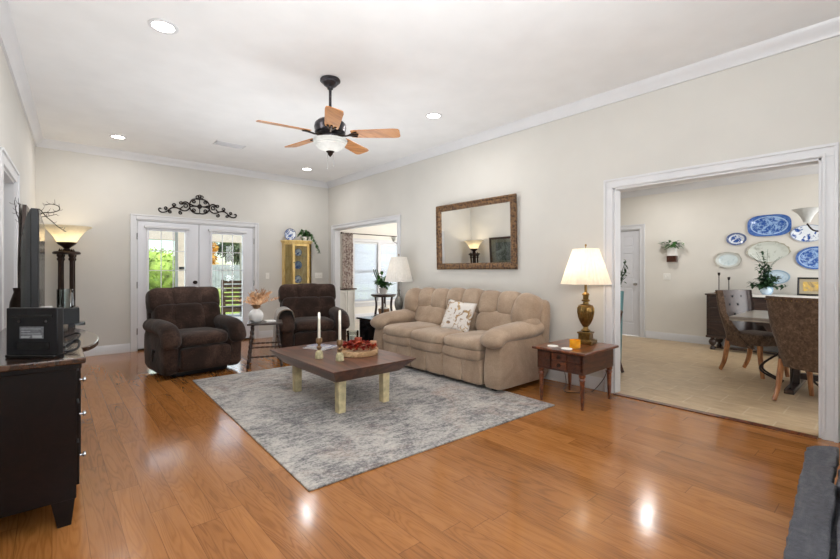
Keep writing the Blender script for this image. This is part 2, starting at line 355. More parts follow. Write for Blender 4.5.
# ------------------------------------------------------------------ mesh helpers
def rotm(rx=0, ry=0, rz=0):
    return (Matrix.Rotation(R(rz), 3, 'Z') @ Matrix.Rotation(R(ry), 3, 'Y') @ Matrix.Rotation(R(rx), 3, 'X'))
class MB:
    def __init__(s): s.bm = bmesh.new()
    def _hull(s, vs, fs, smooth=False):
        b = [s.bm.verts.new(v) for v in vs]
        for f in fs:
            try:
                x = s.bm.faces.new([b[i] for i in f]); x.smooth = smooth
            except ValueError: pass
        return b
    def box(s, x0, x1, y0, y1, z0, z1, rot=None, piv=None):
        vs = [Vector((x, y, z)) for x in (x0, x1) for y in (y0, y1) for z in (z0, z1)]
        if rot is not None:
            p = Vector(piv) if piv else Vector(((x0+x1)/2, (y0+y1)/2, (z0+z1)/2))
            vs = [p + rot @ (v-p) for v in vs]
        s._hull(vs, [(0, 1, 3, 2), (4, 6, 7, 5), (0, 4, 5, 1), (2, 3, 7, 6), (0, 2, 6, 4), (1, 5, 7, 3)]); return s
    def taper(s, cx, cy, z0, z1, a0, b0, a1, b1, dx=0, dy=0):
        """four-sided taper: half sizes a0,b0 at z0 and a1,b1 at z1"""
        vs = [(cx+i*a0, cy+j*b0, z0) for i, j in ((-1, -1), (1, -1), (1, 1), (-1, 1))] + [(cx+dx+i*a1, cy+dy+j*b1, z1) for i, j in ((-1, -1), (1, -1), (1, 1), (-1, 1))]
        s._hull(vs, [(3, 2, 1, 0), (4, 5, 6, 7), (0, 1, 5, 4), (1, 2, 6, 5), (2, 3, 7, 6), (3, 0, 4, 7)]); return s
    def prism(s, poly, ext):
        n = len(poly); e = Vector(ext); vs = [Vector(p) for p in poly] + [Vector(p)+e for p in poly]
        s._hull(vs, [tuple(range(n-1, -1, -1)), tuple(range(n, 2*n))] + [(i, (i+1) % n, n+(i+1) % n, n+i) for i in range(n)]); return s
    def rings(s, rs, cap=True, smooth=True, closed=False):
        bs = [[s.bm.verts.new(p) for p in r] for r in rs]; n = len(rs[0])
        m = len(bs)
        for a in range(m if closed else m-1):
            p, q = bs[a], bs[(a+1) % m]
            for i in range(n):
                j = (i+1) % n
                try: s.bm.faces.new((p[i], p[j], q[j], q[i])).smooth = smooth
                except ValueError: pass
        if cap and not closed:
            for r, rev in ((bs[0], True), (bs[-1], False)):
                try: s.bm.faces.new(list(reversed(r)) if rev else r)
                except ValueError: pass
        return s
    def lathe(s, prof, o=(0, 0, 0), n=24, cap=True, flute=0, nf=0, sx=1, sy=1):
        o = Vector(o); rs = []
        for r, z in prof:
            ring = []
            for i in range(n):
                a = 2*PI*i/n; rr = max(r, .0004)
                if flute and nf: rr *= 1 + flute*math.cos(nf*a)
                ring.append(o + Vector((rr*math.cos(a)*sx, rr*math.sin(a)*sy, z)))
            rs.append(ring)
        return s.rings(rs, cap)
    def tube(s, pts, rad, n=8, sq=1, closed=False, cap=True, up=None):
        pts = [Vector(p) for p in pts]; m = len(pts)
        if not isinstance(rad, (list, tuple)): rad = [rad]*m
        rs = []; prev = None
        for i, p in enumerate(pts):
            if closed: t = pts[(i+1) % m]-pts[(i-1) % m]
            else: t = pts[min(i+1, m-1)]-pts[max(i-1, 0)]
            t.normalize()
            if prev is None:
                u = Vector(up) if up else (Vector((0, 0, 1)) if abs(t.z) < .9 else Vector((1, 0, 0)))
            else: u = prev
            u = u - t*u.dot(t)
            if u.length < 1e-5: u = t.orthogonal()
            u.normalize(); prev = u; b = t.cross(u)
            rs.append([p + u*(rad[i]*sq*math.sin(2*PI*k/n)) + b*(rad[i]*math.cos(2*PI*k/n)) for k in range(n)])
        return s.rings(rs, cap, True, closed)
    def ell(s, c, r, e=(1, 1), rot=None, nu=24, nv=14, wob=0, seed=0):
        """superellipsoid; e<1 makes it boxier (vertical, horizontal); wob adds soft lumps"""
        c = Vector(c); rs = []
        pw = lambda v, p: math.copysign(abs(v)**p, v)
        for j in range(nv+1):
            ph = -PI/2 + PI*j/nv; ring = []
            for i in range(nu):
                th = 2*PI*i/nu; cp, sp_ = pw(math.cos(ph), e[0]), pw(math.sin(ph), e[0])
                v = Vector((r[0]*cp*pw(math.cos(th), e[1]), r[1]*cp*pw(math.sin(th), e[1]), r[2]*sp_))
                if wob:
                    q = v*9 + Vector((seed*1.7, seed*2.3, seed))
                    v *= 1 + wob*(math.sin(q.x)*math.sin(q.y+1.3)+math.sin(q.z*1.4+q.x*.6))
                ring.append(c + (rot @ v if rot is not None else v))
            rs.append(ring)
        return s.rings(rs, False)
    def leaf(s, p, d, L, W, nrm=(0, 0, 1), droop=.25):
        p = Vector(p); d = Vector(d).normalized(); nr = Vector(nrm); sd = d.cross(nr)
        if sd.length < 1e-3: sd = d.orthogonal()
        sd.normalize(); nr = sd.cross(d)
        mids = [p + d*(L*t) - Vector((0, 0, 1))*(droop*L*t*t) for t in (0, .35, .7, 1)]
        ws = [W*.15, W*.5, W*.4, 0]
        vs = []
        for m_, w_ in zip(mids, ws): vs += [m_ - sd*w_ + nr*w_*.25, m_, m_ + sd*w_ + nr*w_*.25]
        fs = []
        for a in range(3):
            for b in range(2): fs.append((a*3+b, a*3+b+1, a*3+b+4, a*3+b+3))
        s._hull(vs, fs, True); return s
    def build(s, name, mat, parent=None, bevel=0, seg=2, smooth_angle=40, loc=None, weld=False, subsurf=0):
        if weld: bmesh.ops.remove_doubles(s.bm, verts=s.bm.verts, dist=1e-4)
        bmesh.ops.recalc_face_normals(s.bm, faces=s.bm.faces)
        me = bpy.data.meshes.new(name); s.bm.to_mesh(me); s.bm.free()
        for p in me.polygons: p.use_smooth = True
        me.set_sharp_from_angle(angle=R(smooth_angle))
        if not isinstance(mat, (list, tuple)): mat = [mat]
        for m in mat: me.materials.append(M[m] if isinstance(m, str) else m)
        o = bpy.data.objects.new(name, me); COL.objects.link(o)
        if bevel:
            md = o.modifiers.new('edge', 'BEVEL'); md.width = bevel; md.segments = seg; md.limit_method = 'ANGLE'; md.angle_limit = R(40)
        if subsurf:
            md = o.modifiers.new('smooth', 'SUBSURF'); md.levels = subsurf; md.render_levels = subsurf
        if parent: o.parent = parent
        if loc: o.location = loc
        return o
def tag(o, label=None, cat=None, group=None, kind=None):
    if label: o['label'] = label
    if cat: o['category'] = cat
    if group: o['group'] = group
    if kind: o['kind'] = kind
    return o
def thing(name, label, cat, loc=(0, 0, 0), rz=0, group=None):
    o = bpy.data.objects.new(name, None); COL.objects.link(o); o.empty_display_size = .1
    o.location = loc; o.rotation_euler = (0, 0, R(rz)); return tag(o, label, cat, group)
def struct(o): o['kind'] = 'structure'; return o
def dup(root, loc=None, rz=None, label=None):
    r = root.copy(); COL.objects.link(r)
    if loc is not None: r.location = loc
    if rz is not None: r.rotation_euler = (0, 0, R(rz))
    if label: r['label'] = label
    for ch in list(root.children):
        c = ch.copy(); COL.objects.link(c); c.parent = r
        for g in list(ch.children):
            d = g.copy(); COL.objects.link(d); d.parent = c
    return r
def smoothpath(pts, k=6):
    """Catmull-Rom through the points"""
    P = [Vector(p) for p in pts]; out = []
    for i in range(len(P)-1):
        a, b, c, d = P[max(i-1, 0)], P[i], P[i+1], P[min(i+2, len(P)-1)]
        for j in range(k):
            t = j/k; out.append(.5*((2*b)+(c-a)*t+(2*a-5*b+4*c-d)*t*t+(3*b-a-3*c+d)*t**3))
    out.append(P[-1]); return out

# ================================================================== SETTING
RX, BY, H = 4.30, 7.81, 3.05         # right wall face, back wall face, ceiling height
FY = -0.62                            # front wall face (behind the photographer)
TH = .12
LA = math.atan(.036)                  # the media wall runs slightly off square
def lw(y): return -.17 - .036*(BY-y)  # x of the left wall's face at y
# living room floor / ceiling (the two side rooms have their own)
struct(MB().box(-1.2, RX, FY-.1, BY+.06, -.1, 0).build('floor', 'floor'))
struct(MB().box(-.9, RX+.02, FY-.1, BY+.1, H, H+.12).build('ceiling', 'ceil'))
struct(MB().box(RX, 8.6, -1.5, 4.4, -.1, 0).build('floor_dining', 'tile'))
struct(MB().box(RX, 9.3, 4.4, 9.5, -.1, 0).build('floor_sunroom', 'suntile'))
struct(MB().box(RX-.055, RX+.012, .42, 1.92, 0, .008).build('trim_1', 'walnut'))
struct(MB().box(RX-.055, RX+.012, 5.51, 7.54, 0, .008).build('trim_2', 'walnut'))
# right wall with its two cased openings
DO = (.40, 1.94, 2.08); SO = (5.49, 7.56, 2.08)
mb = MB()
for y0, y1, z0, z1 in ((FY-.1, DO[0], 0, H), (DO[0], DO[1], DO[2], H), (DO[1], SO[0], 0, H), (SO[0], SO[1], SO[2], H), (SO[1], BY+.12, 0, H)):
    mb.box(RX, RX+TH, y0, y1, z0, z1)
struct(mb.build('wall_right', 'wall'))
# back wall with the French door opening
DX0, DX1, DZ = .98, 2.79, 2.045
mb = MB()
for x0, x1, z0, z1 in ((-.4, DX0, 0, H), (DX0, DX1, DZ, H), (DX1, RX, 0, H)): mb.box(x0, x1, BY, BY+TH, z0, z1)
struct(mb.build('wall_back', 'wall'))
# left wall (rotated a touch), local y runs along it towards the camera
LWO = (lw(BY), BY, 0)
def lwloc(o): o.location = LWO; o.rotation_euler = (0, 0, -LA); return o
D0, D1 = BY-5.33, BY-4.45             # doorway, distance from the back corner
mb = MB(); mb.box(-TH, 0, -D0, .12, 0, H); mb.box(-TH, 0, -D1, -D0, 2.05, H); mb.box(-TH, 0, -8.6, -D1, 0, H)
lwloc(struct(mb.build('wall_left', 'wall')))
mb = MB(); mb.box(-1.6, -1.5, -D1-1, -D0+1, 0, 2.6).box(-1.5, -TH, -D1-1, -D1-.9, 0, 2.6).box(-1.5, -TH, -D0+.9, -D0+1, 0, 2.6).box(-1.6, -TH, -D1-1, -D0+1, 2.5, 2.6)
lwloc(struct(mb.build('wall_hall', 'wall')))
lwloc(struct(MB().box(-1.5, -TH, -D1-1, -D0+1, -.08, -.001).build('floor_hall', 'floor')))
# front wall, behind the photographer, with a window added to carry the fill light
mb = MB()
for x0, x1, z0, z1 in ((-.9, .0, 0, H), (.0, 1.5, 0, .8), (.0, 1.5, 2.3, H), (1.5, RX, 0, H)): mb.box(x0, x1, FY-.12, FY, z0, z1)
struct(mb.build('wall_front', 'wall'))
t = struct(MB().box(-.03, 1.53, FY-.03, FY+.02, .76, .82).box(-.03, 1.53, FY-.03, FY+.02, 2.28, 2.34).box(-.05, .02, FY-.03, FY+.02, .76, 2.34).box(1.48, 1.55, FY-.03, FY+.02, .76, 2.34).box(.73, .77, FY-.05, FY-.02, .8, 2.3).build('added_window', 'trim'))
MB().box(0, 1.5, FY-.09, FY-.085, .8, 2.3).build('pane', 'glass', t)

# crown mouldings and baseboards --------------------------------------------------
CR = [(0, 0), (.018, 0), (.022, .02), (.055, .055), (.08, .085), (.085, .105), (0, .105)]  # (out from wall, up)
def crown(name, p0, p1, out, zc, prof=CR):
    p0, p1, out = Vector(p0), Vector(p1), Vector(out)
    struct(MB().prism([p0 + out*a + Vector((0, 0, zc-.105+b)) for a, b in prof], p1-p0).build(name, 'trim'))
crown('trim_3', (RX, FY, 0), (RX, BY, 0), (-1, 0, 0), H)
crown('trim_4', (-.2, BY, 0), (RX, BY, 0), (0, -1, 0), H)
crown('trim_5', (lw(FY), FY, 0), (lw(BY), BY, 0), (1, .036, 0), H)
BB = [(0, 0), (.018, 0), (.018, .095), (.012, .115), (.008, .13), (0, .13)]
def base(name, runs, out):
    mb = MB(); out = Vector(out)
    for p0, p1 in runs:
        p0, p1 = Vector(p0), Vector(p1); mb.prism([p0 + out*a + Vector((0, 0, b)) for a, b in BB], p1-p0)
    struct(mb.build(name, 'trim'))
base('baseboard_right', [((RX, FY, 0), (RX, DO[0]-.1, 0)), ((RX, DO[1]+.1, 0), (RX, SO[0]-.1, 0)), ((RX, SO[1]+.1, 0), (RX, BY, 0))], (-1, 0, 0))
base('baseboard_back', [((lw(BY), BY, 0), (DX0-.075, BY, 0)), ((DX1+.075, BY, 0), (RX, BY, 0))], (0, -1, 0))
base('baseboard_left', [((lw(BY), BY, 0), (lw(5.43), 5.43, 0)), ((lw(4.35), 4.35, 0), (lw(FY), FY, 0))], (1, .036, 0))

# casings: three boards with a raised back band ------------------------------------
def casing_x(name, xf, out, y0, y1, zt, wd=.1, depth=TH):
    """cased opening in a wall of constant x; out = -1 when the room lies at smaller x"""
    mb = MB(); a, b = (xf-.018, xf) if out < 0 else (xf, xf+.018); a2, b2 = (xf-.03, xf) if out < 0 else (xf, xf+.03)
    for s in (0, 1):
        u = y0 if s == 0 else y1; sg = -1 if s == 0 else 1
        lo, hi = sorted((u, u+sg*(wd-.001))); mb.box(a, b, lo, hi, 0, zt)
        lo, hi = sorted((u+sg*(wd-.022), u+sg*wd)); mb.box(a2, b2, lo, hi, 0, zt+wd-.022)
        lo, hi = sorted((u+sg*.004, u+sg*.024)); mb.box(min(a, a2+.006), max(b, b2-.006), lo, hi, 0, zt+.0035)
    mb.box(a, b, y0-wd+.001, y1+wd-.001, zt, zt+wd-.001); mb.box(a2, b2, y0-wd, y1+wd, zt+wd-.022, zt+wd); mb.box(min(a, a2+.006), max(b, b2-.006), y0-.024, y1+.024, zt+.004, zt+.024)
    x0, x1 = (xf, xf+depth) if out < 0 else (xf-depth, xf)
    mb.box(x0-.001, x1+.001, y0-.001, y0+.018, 0, zt).box(x0-.001, x1+.001, y1-.018, y1+.001, 0, zt).box(x0-.001, x1+.001, y0, y1, zt-.018, zt+.001)
    return struct(mb.build(name, 'trim', bevel=.002))
casing_x('trim_6', RX, -1, DO[0], DO[1], DO[2], .09)
casing_x('trim_7', RX, -1, SO[0], SO[1], SO[2], .085)
mb = MB()
mb.box(0, .018, -D0, -D0+.1, 0, 2.15).box(0, .03, -D0+.078, -D0+.1, 0, 2.15).box(0, .018, -D1-.1, -D1, 0, 2.15).box(0, .018, -D1, -D0, 2.05, 2.15).box(0, .03, -D1-.1, -D0+.1, 2.128, 2.15)
mb.box(-TH, .001, -D0-.018, -D0, 0, 2.05).box(-TH, .001, -D1, -D1+.018, 0, 2.05).box(-TH, .001, -D1, -D0, 2.032, 2.05)
lwloc(struct(mb.build('trim_8', 'trim', bevel=.002)))

# French doors ---------------------------------------------------------------------
mb = MB(); cw = .075
for x0, x1 in ((DX0-cw, DX0), (DX1, DX1+cw)): mb.box(x0+.001, x1-.001, BY-.02, BY, 0, DZ+cw-.001)
mb.box(DX0, DX1, BY-.02, BY, DZ, DZ+cw-.001).box(DX0-cw, DX1+cw, BY-.03, BY, DZ+cw-.02, DZ+cw).box(DX0-cw, DX0-cw+.02, BY-.03, BY, 0, DZ+cw-.02).box(DX1+cw-.02, DX1+cw, BY-.03, BY, 0, DZ+cw-.02)
mb.box(DX0, DX0+.02, BY, BY+TH, 0, DZ).box(DX1-.02, DX1, BY, BY+TH, 0, DZ).box(DX0, DX1, BY, BY+TH, DZ-.02, DZ)
struct(mb.build('trim_9', 'trim', bevel=.002))
struct(MB().box(DX0+.02, DX1-.02, BY-.02, BY+TH, -.001, .025).build('trim_10', 'bronze'))
XM = 1.87
for i, (x0, x1, g0, g1) in enumerate(((DX0+.026, XM-.004, 1.15, 1.66), (XM+.004, DX1-.024, 2.075, 2.585))):
    root = struct(bpy.data.objects.new('door_%d' % (i+1), None)); COL.objects.link(root); root.location = (0, 0, 0)
    y0, y1, zb, zt = BY+.01, BY+.055, .03, DZ-.024; gz0, gz1 = .30, 1.88
    MB().box(x0, g0, y0, y1, zb, zt).box(g1, x1, y0, y1, zb, zt).box(g0, g1, y0, y1, zb, gz0).box(g0, g1, y0, y1, gz1, zt).build('door_leaf', 'door', root)
    f = MB(); ya = y0-.018
    for a, b, c, d in ((g0-.035, g0, gz0-.035, gz1+.035), (g1, g1+.035, gz0-.035, gz1+.035), (g0, g1, gz0-.035, gz0), (g0, g1, gz1, gz1+.035)): f.box(a, b, ya, y0, c, d)
    f.build('glass_frame', 'door', root, bevel=.006)
    m = MB()
    for k in (1, 2): xx = g0+(g1-g0)*k/3; m.box(xx-.006, xx+.006, y0+.006, y0+.02, gz0, gz1)
    for k in range(1, 5): zz = gz0+(gz1-gz0)*k/5; m.box(g0, g1, y0+.006, y0+.02, zz-.006, zz+.006)
    m.build('grille', 'trim', root)
    MB().box(g0, g1, y0+.023, y0+.027, gz0, gz1).build('pane', 'glass', root)
    MB().box(g0-.065, g1+.065, y0-.045, y0, gz1+.035, gz1+.075).build('shade_valance', 'trim', root, bevel=.008)
    for z in (.3, 1.02, 1.78):
        hx = x0-.012 if i == 0 else x1+.012
        MB().tube([(hx, BY+.0, z-.05), (hx, BY+.0, z+.05)], .008, 8).build('hinge', 'nickel', root)
    if i == 0:
        kx = x1-.06
        o = MB().lathe([(.03, 0), (.03, .006), (.012, .01), (.011, .03), (.026, .04), (.03, .055), (.022, .068), (0, .07)], (0, 0, 0), 16).build('knob', 'iron', root); o.rotation_euler = (R(90), 0, 0); o.location = (kx, y0, 1.05)
    else:
        MB().box(x0-.03, x0+.02, y1, y1+.012, zb, zt).build('astragal', 'door', root, bevel=.004)

# wall plates --------------------------------------------------------------------
def switch(name, loc, rz, n, label):
    t = thing(name, label, 'switch', loc, rz)
    wv = .035+.023*(n-1)*2/2
    MB().box(-wv, wv, -.006, 0, -.057, .057).build('cover_plate', 'plate_switch', t, bevel=.003)
    for k in range(n):
        x = (k-(n-1)/2)*.046
        MB().box(x-.005, x+.005, -.014, -.005, -.011, .013, rotm(rx=12)).build('toggle', 'plate_switch', t, bevel=.001)
switch('light_switch', (3.03, BY-.0005, 1.15), 0, 1, 'white single switch plate on the back wall between door casing and yellow cabinet')
switch('light_switch', (4.08, BY-.0005, 1.15), 0, 3, 'white triple switch plate on the back wall near the room corner')

# ceiling fixtures -----------------------------------------------------------------
def can(loc, label, energy, z=H):
    t = thing('recessed_light', label, 'ceiling light', (loc[0], loc[1], z), 0, 'recessed ceiling lights')
    MB().lathe([(.098, 0), (.098, -.006), (.075, -.008), (.073, -.002), (.073, 0)], (0, 0, 0), 32).build('trim_ring', 'trim', t)
    MB().lathe([(.073, -.001), (.073, -.004), (0, -.0045)], (0, 0, 0), 32).build('lens', 'can', t)
    light('can_lamp', 'AREA', (0, 0, -.012), energy, (1, .97, .94), (0, 0, 0), .14, parent=t)
CE = 13
can((.62, 3.6), 'recessed light glowing in the ceiling above the dark console, largest of the lit ones', CE)
can((3.35, 3.6), 'recessed light glowing in the ceiling between fan and mirror wall', CE)
can((.67, 6.96), 'recessed light near the back wall, above the torchiere corner', CE)
can((3.41, 6.96), 'recessed light near the back corner, just below the ceiling fan bowl in view', CE)
t = thing('ceiling_vent', 'white rectangular air vent in the ceiling near the back wall', 'vent', (1.92, 6.36, H))
MB().box(-.2, .2, -.09, -.07, -.01, 0).box(-.2, .2, .07, .09, -.01, 0).box(-.2, -.18, -.09, .09, -.01, 0).box(.18, .2, -.09, .09, -.01, 0).build('frame', 'trim', t, bevel=.002)
mb = MB()
for k in range(9): mb.box(-.18, .18, -.066+k*.0165-.006, -.066+k*.0165+.006, -.009, -.006, rotm(rx=35))
mb.build('louvre', 'trim', t); MB().box(-.18, -.10, -.07, .07, -.0035, -.001).build('duct', 'black', t)

# ceiling fan ------------------------------------------------------------------------
t = thing('ceiling_fan', 'bronze ceiling fan with five oak blades and frosted glass bowl', 'ceiling fan', (1.98, 3.56, 0))
MB().lathe([(0, 3.05), (.088, 3.05), (.095, 3.038), (.094, 3.028), (.08, 3.022), (.078, 3.012), (.07, 3.008), (.06, 2.992), (.04, 2.978), (.03, 2.972), (.026, 2.955), (0, 2.955)], n=32).build('canopy', 'fanmetal', t)
MB().lathe([(.013, 2.95), (.013, 2.70)], n=14).build('downrod', 'fanmetal', t)
MB().lathe([(0, 2.71), (.03, 2.71), (.035, 2.685), (.075, 2.672), (.115, 2.655), (.142, 2.628), (.15, 2.59), (.141, 2.556), (.144, 2.545), (.134, 2.53), (.08, 2.52), (.075, 2.5), (.09, 2.49), (.09, 2.47), (0, 2.47)], n=40).build('motor_housing', 'fanmetal', t)
for a in (-44, 28, 100, 172, 244):
    m = rotm(rz=a); pit = rotm(rx=-13)
    def bl(x, y, z): return m @ (pit @ Vector((x, y, z)) + Vector((0, 0, 2.53)))
    poly = [(.20, -.055), (.24, -.064), (.60, -.077), (.645, -.070), (.66, -.05), (.66, .05), (.645, .07), (.60, .077), (.24, .064), (.20, .055)]
    mb = MB(); mb._hull([bl(x, y, -.003) for x, y in poly] + [bl(x, y, .003) for x, y in poly],
               [tuple(range(9, -1, -1)), tuple(range(10, 20))] + [(i, (i+1) % 10, 10+(i+1) % 10, 10+i) for i in range(10)])
    mb.build('blade', 'blade', t)
    ir = MB(); ir.tube([bl(.08, 0, -.015), bl(.15, 0, -.02), bl(.2, 0, -.012), bl(.27, 0, -.007)], [.014, .012, .014, .01], 8, .6)
    ir.tube([bl(.17, 0, -.015), bl(.21, .025, -.01), bl(.255, .036, -.007)], [.009, .009, .012], 6, .6).tube([bl(.17, 0, -.015), bl(.21, -.025, -.01), bl(.255, -.036, -.007)], [.009, .009, .012], 6, .6)
    ir.build('blade_iron', 'bronze', t)
MB().lathe([(.145, 2.478), (.155, 2.47), (.15, 2.455), (.146, 2.45)], n=40, cap=False).build('bowl_collar', 'bowl_white', t)
MB().lathe([(.160, 2.475), (.157, 2.458), (.150, 2.452), (.149, 2.44), (.138, 2.432), (.136, 2.42), (.118, 2.41), (.112, 2.398), (.085, 2.385), (.05, 2.37), (.02, 2.365), (0, 2.364)], n=40, cap=False).build('glass_bowl', 'bowl_white', t)
MB().lathe([(0, 2.38), (.035, 2.375), (.04, 2.365), (.028, 2.355), (.02, 2.335), (.01, 2.325), (0, 2.315)], n=18).build('finial', 'bronze', t)
for dx, dy, l in ((.02, -.02, .1), (-.02, .015, .13)):
    mb = MB(); mb.tube([(dx, dy, 2.34), (dx, dy, 2.34-l)], .0016, 5); mb.ell((dx, dy, 2.34-l), (.004, .004, .008), nu=8, nv=6); mb.build('pull_chain', 'nickel', t)
light('fan_bulb', 'POINT', (0, 0, 2.43), .5, (1, .92, .82), size=.04, parent=t)

# ================================================================== RUG
t = tag(MB().box(-1.2, 1.2, -1.54, 1.54, 0, .011).build('area_rug', 'rug', bevel=.004), 'grey distressed area rug under the coffee table', 'rug')
t.location = (2.34, 3.69, .0005); t.rotation_euler = (0, 0, R(-2))

# ================================================================== SOFA
RUGZ = .012
def sofa():
    t = thing('sofa', 'taupe suede three-seat reclining sofa against the mirror wall', 'sofa', (3.79, 3.72, RUGZ), -90)
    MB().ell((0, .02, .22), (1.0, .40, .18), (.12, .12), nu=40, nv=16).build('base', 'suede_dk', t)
    for x in (-.95, .95):
        for y in (-.34, .36): MB().box(x-.03, x+.03, y-.03, y+.03, 0, .06).build('foot', 'black', t)
    for k, cx in enumerate((-.57, 0, .57)):
        p = MB()
        for s in (-1, 1): p.ell((cx+s*.141, -.385, .185), (.145, .075, .15), (.3, .22), nu=28, nv=14)
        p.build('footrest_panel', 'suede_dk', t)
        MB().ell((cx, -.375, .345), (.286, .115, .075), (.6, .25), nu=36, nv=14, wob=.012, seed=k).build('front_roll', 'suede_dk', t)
        MB().ell((cx, -.13, .445), (.288, .375, .085), (.62, .28), nu=44, nv=16, wob=.014, seed=k+3).build('seat_cushion', 'suede', t)
        r = rotm(rx=-14); hz = .012 if cx == 0 else 0
        lo = MB(); lo.ell((cx, .20, .60), (.284, .13, .15), (.6, .3), r, 40, 16, .014, k+5); lo.build('lumbar_cushion', 'suede', t)
        up = MB()
        for s in (-1, 1): up.ell((cx+s*.139, .265, .825+hz), (.152, .135, .165), (.62, .5), r, 32, 16, .012, k+8+s)
        up.build('back_cushion', 'suede', t)
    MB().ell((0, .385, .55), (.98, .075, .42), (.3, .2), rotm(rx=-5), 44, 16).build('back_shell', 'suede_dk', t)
    for s in (-1, 1):
        wg = MB(); wg.ell((s*.955, .22, .78), (.145, .17, .20), (.7, .7), rotm(rx=-14, ry=s*14), 28, 16, .012, 4); wg.ell((s*.97, .18, .62), (.14, .15, .13), (.8, .8), rotm(rx=-14, ry=s*8), 24, 12, .012, 5)
        wg.ell((s*1.0, .36, .55), (.11, .09, .36), (.4, .5), rotm(ry=s*4), 24, 14)
        wg.build('back_wing', 'suede', t)
        ap = MB()
        # arm body: front profile narrows from a broad foot up to the roll
        rs = []
        for z, yf, yb, x0, x1 in ((.04, -.44, .42, .87, 1.09), (.1, -.47, .44, .862, 1.115), (.25, -.465, .45, .86, 1.12), (.38, -.445, .45, .86, 1.115), (.5, -.42, .44, .86, 1.1), (.57, -.38, .4, .88, 1.08)):
            cxx, cyy, hx, hy = (x0+x1)/2*s, (yf+yb)/2, (x1-x0)/2, (yb-yf)/2; ring = []
            for i in range(32):
                a = 2*PI*i/32; pw = lambda v: math.copysign(abs(v)**.3, v)
                ring.append(Vector((cxx+hx*pw(math.cos(a)), cyy+hy*pw(math.sin(a)), z)))
            rs.append(ring)
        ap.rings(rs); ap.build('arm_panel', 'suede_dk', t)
        pts = smoothpath([(s*.98, .30, .60), (s*.985, .12, .585), (s*.985, -.12, .575), (s*.985, -.32, .565), (s*.985, -.43, .53), (s*.985, -.49, .46)], 5)
        n = len(pts); rad = [.150+.012*math.sin(i/n*7) for i in range(n)]; rad[-1] = .03; rad[-2] = .085; rad[-3] = .12; rad[-4] = .138; rad[0] = .1
        MB().tube(pts, rad, 20, .62).build('arm_pillow', 'suede', t)
    return t
sofa()
# throw pillow leaning on the back of the sofa
mb = MB(); N = 16; vs = []
gr = {}
for sd in (1, -1):
    for i in range(N+1):
        for j in range(N+1):
            u, v = i/N*2-1, j/N*2-1
            th = .062*((1-abs(u)**2.2)*(1-abs(v)**2.2))**.55
            pin = 1-.07*(1-abs(u*v)**1.0)*max(abs(u), abs(v))**3
            edge = abs(u) == 1 or abs(v) == 1
            if edge and sd == -1: continue
            gr[(sd, i, j)] = mb.bm.verts.new((u*.2*pin, sd*th*-1, v*.2*pin))
for sd in (1, -1):
    for i in range(N):
        for j in range(N):
            q = [gr.get((sd, a, b)) or gr[(1, a, b)] for a, b in ((i, j), (i+1, j), (i+1, j+1), (i, j+1))]
            mb.bm.faces.new(q)
o = tag(mb.build('throw_pillow', 'pillow_floral', smooth_angle=180), 'white throw pillow with tan embroidered flowers on the taupe sofa', 'pillow')
o.location = (3.76, 3.60, .685); o.rotation_euler = (Matrix.Rotation(R(-72), 3, 'Z') @ Matrix.Rotation(R(-26), 3, 'X') @ Matrix.Rotation(R(7), 3, 'Y')).to_euler()

# ================================================================== RECLINERS
def recliner(label, loc, rz, sc_=1.0):
    t = thing('recliner', label, 'armchair', loc, rz, 'brown recliners'); t.scale = (sc_, sc_, 1)
    W = .46
    MB().ell((0, .02, .24), (.40, .40, .185), (.15, .15), nu=32, nv=14).build('base', 'plush_brown', t)
    MB().ell((0, .02, .035), (.33, .33, .035), (.2, .2), nu=24, nv=8).build('swivel_foot', 'black', t)
    MB().ell((0, -.405, .215), (.285, .065, .135), (.3, .2), nu=32, nv=14, wob=.01).build('footrest', 'plush_brown', t)
    MB().ell((0, -.16, .43), (.275, .325, .095), (.6, .3), nu=40, nv=16, wob=.014, seed=2).build('seat_cushion', 'plush_brown', t)
    r = rotm(rx=-15)
    mb = MB(); mb.ell((0, .18, .625), (.19, .12, .20), (.5, .35), r, 32, 14, .012, 1)
    for s in (-1, 1): mb.ell((s*.235, .19, .62), (.16, .115, .20), (.5, .4), r, 24, 14, .012, 2)
    mb.build('lumbar_cushion', 'plush_brown', t)
    mb = MB(); mb.ell((0, .295, .872), (.20, .12, .160), (.5, .35), r, 32, 14, .012, 3)
    for s in (-1, 1): mb.ell((s*.24, .30, .866), (.185, .118, .158), (.5, .4), r, 28, 14, .012, 4)
    mb.build('head_cushion', 'plush_brown', t)
    MB().ell((0, .36, .58), (.40, .07, .40), (.3, .25), rotm(rx=-12), 36, 14).build('back_shell', 'plush_brown', t)
    for s in (-1, 1):
        rs = []
        for z, yf, yb, x0, x1 in ((.05, -.36, .34, .28, .43), (.1, -.42, .38, .275, .45), (.3, -.43, .40, .275, .455), (.45, -.42, .40, .28, .45), (.56, -.38, .36, .3, .43)):
            cxx, cyy, hx, hy = (x0+x1)/2*s, (yf+yb)/2, (x1-x0)/2, (yb-yf)/2
            pw = lambda v: math.copysign(abs(v)**.35, v)
            rs.append([Vector((cxx+hx*pw(math.cos(2*PI*i/28)), cyy+hy*pw(math.sin(2*PI*i/28)), z)) for i in range(28)])
        MB().rings(rs).build('arm_panel', 'plush_brown', t)
        pts = smoothpath([(s*.37, .32, .565), (s*.375, .1, .57), (s*.375, -.2, .565), (s*.375, -.36, .54), (s*.375, -.43, .47), (s*.375, -.45, .36)], 5)
        n = len(pts); rad = [.104]*n; rad[0] = .07; rad[-1] = .05; rad[-2] = .08; rad[-3] = .095
        MB().tube(pts, rad, 20, .85).build('arm_roll', 'plush_brown', t)
    lv = MB(); lv.tube([(-.455, -.12, .30), (-.478, -.12, .30)], .02, 10); lv.box(-.49, -.475, -.16, -.10, .19, .33, rotm(rx=8)); lv.build('recline_lever', 'black', t, bevel=.006)
    return t
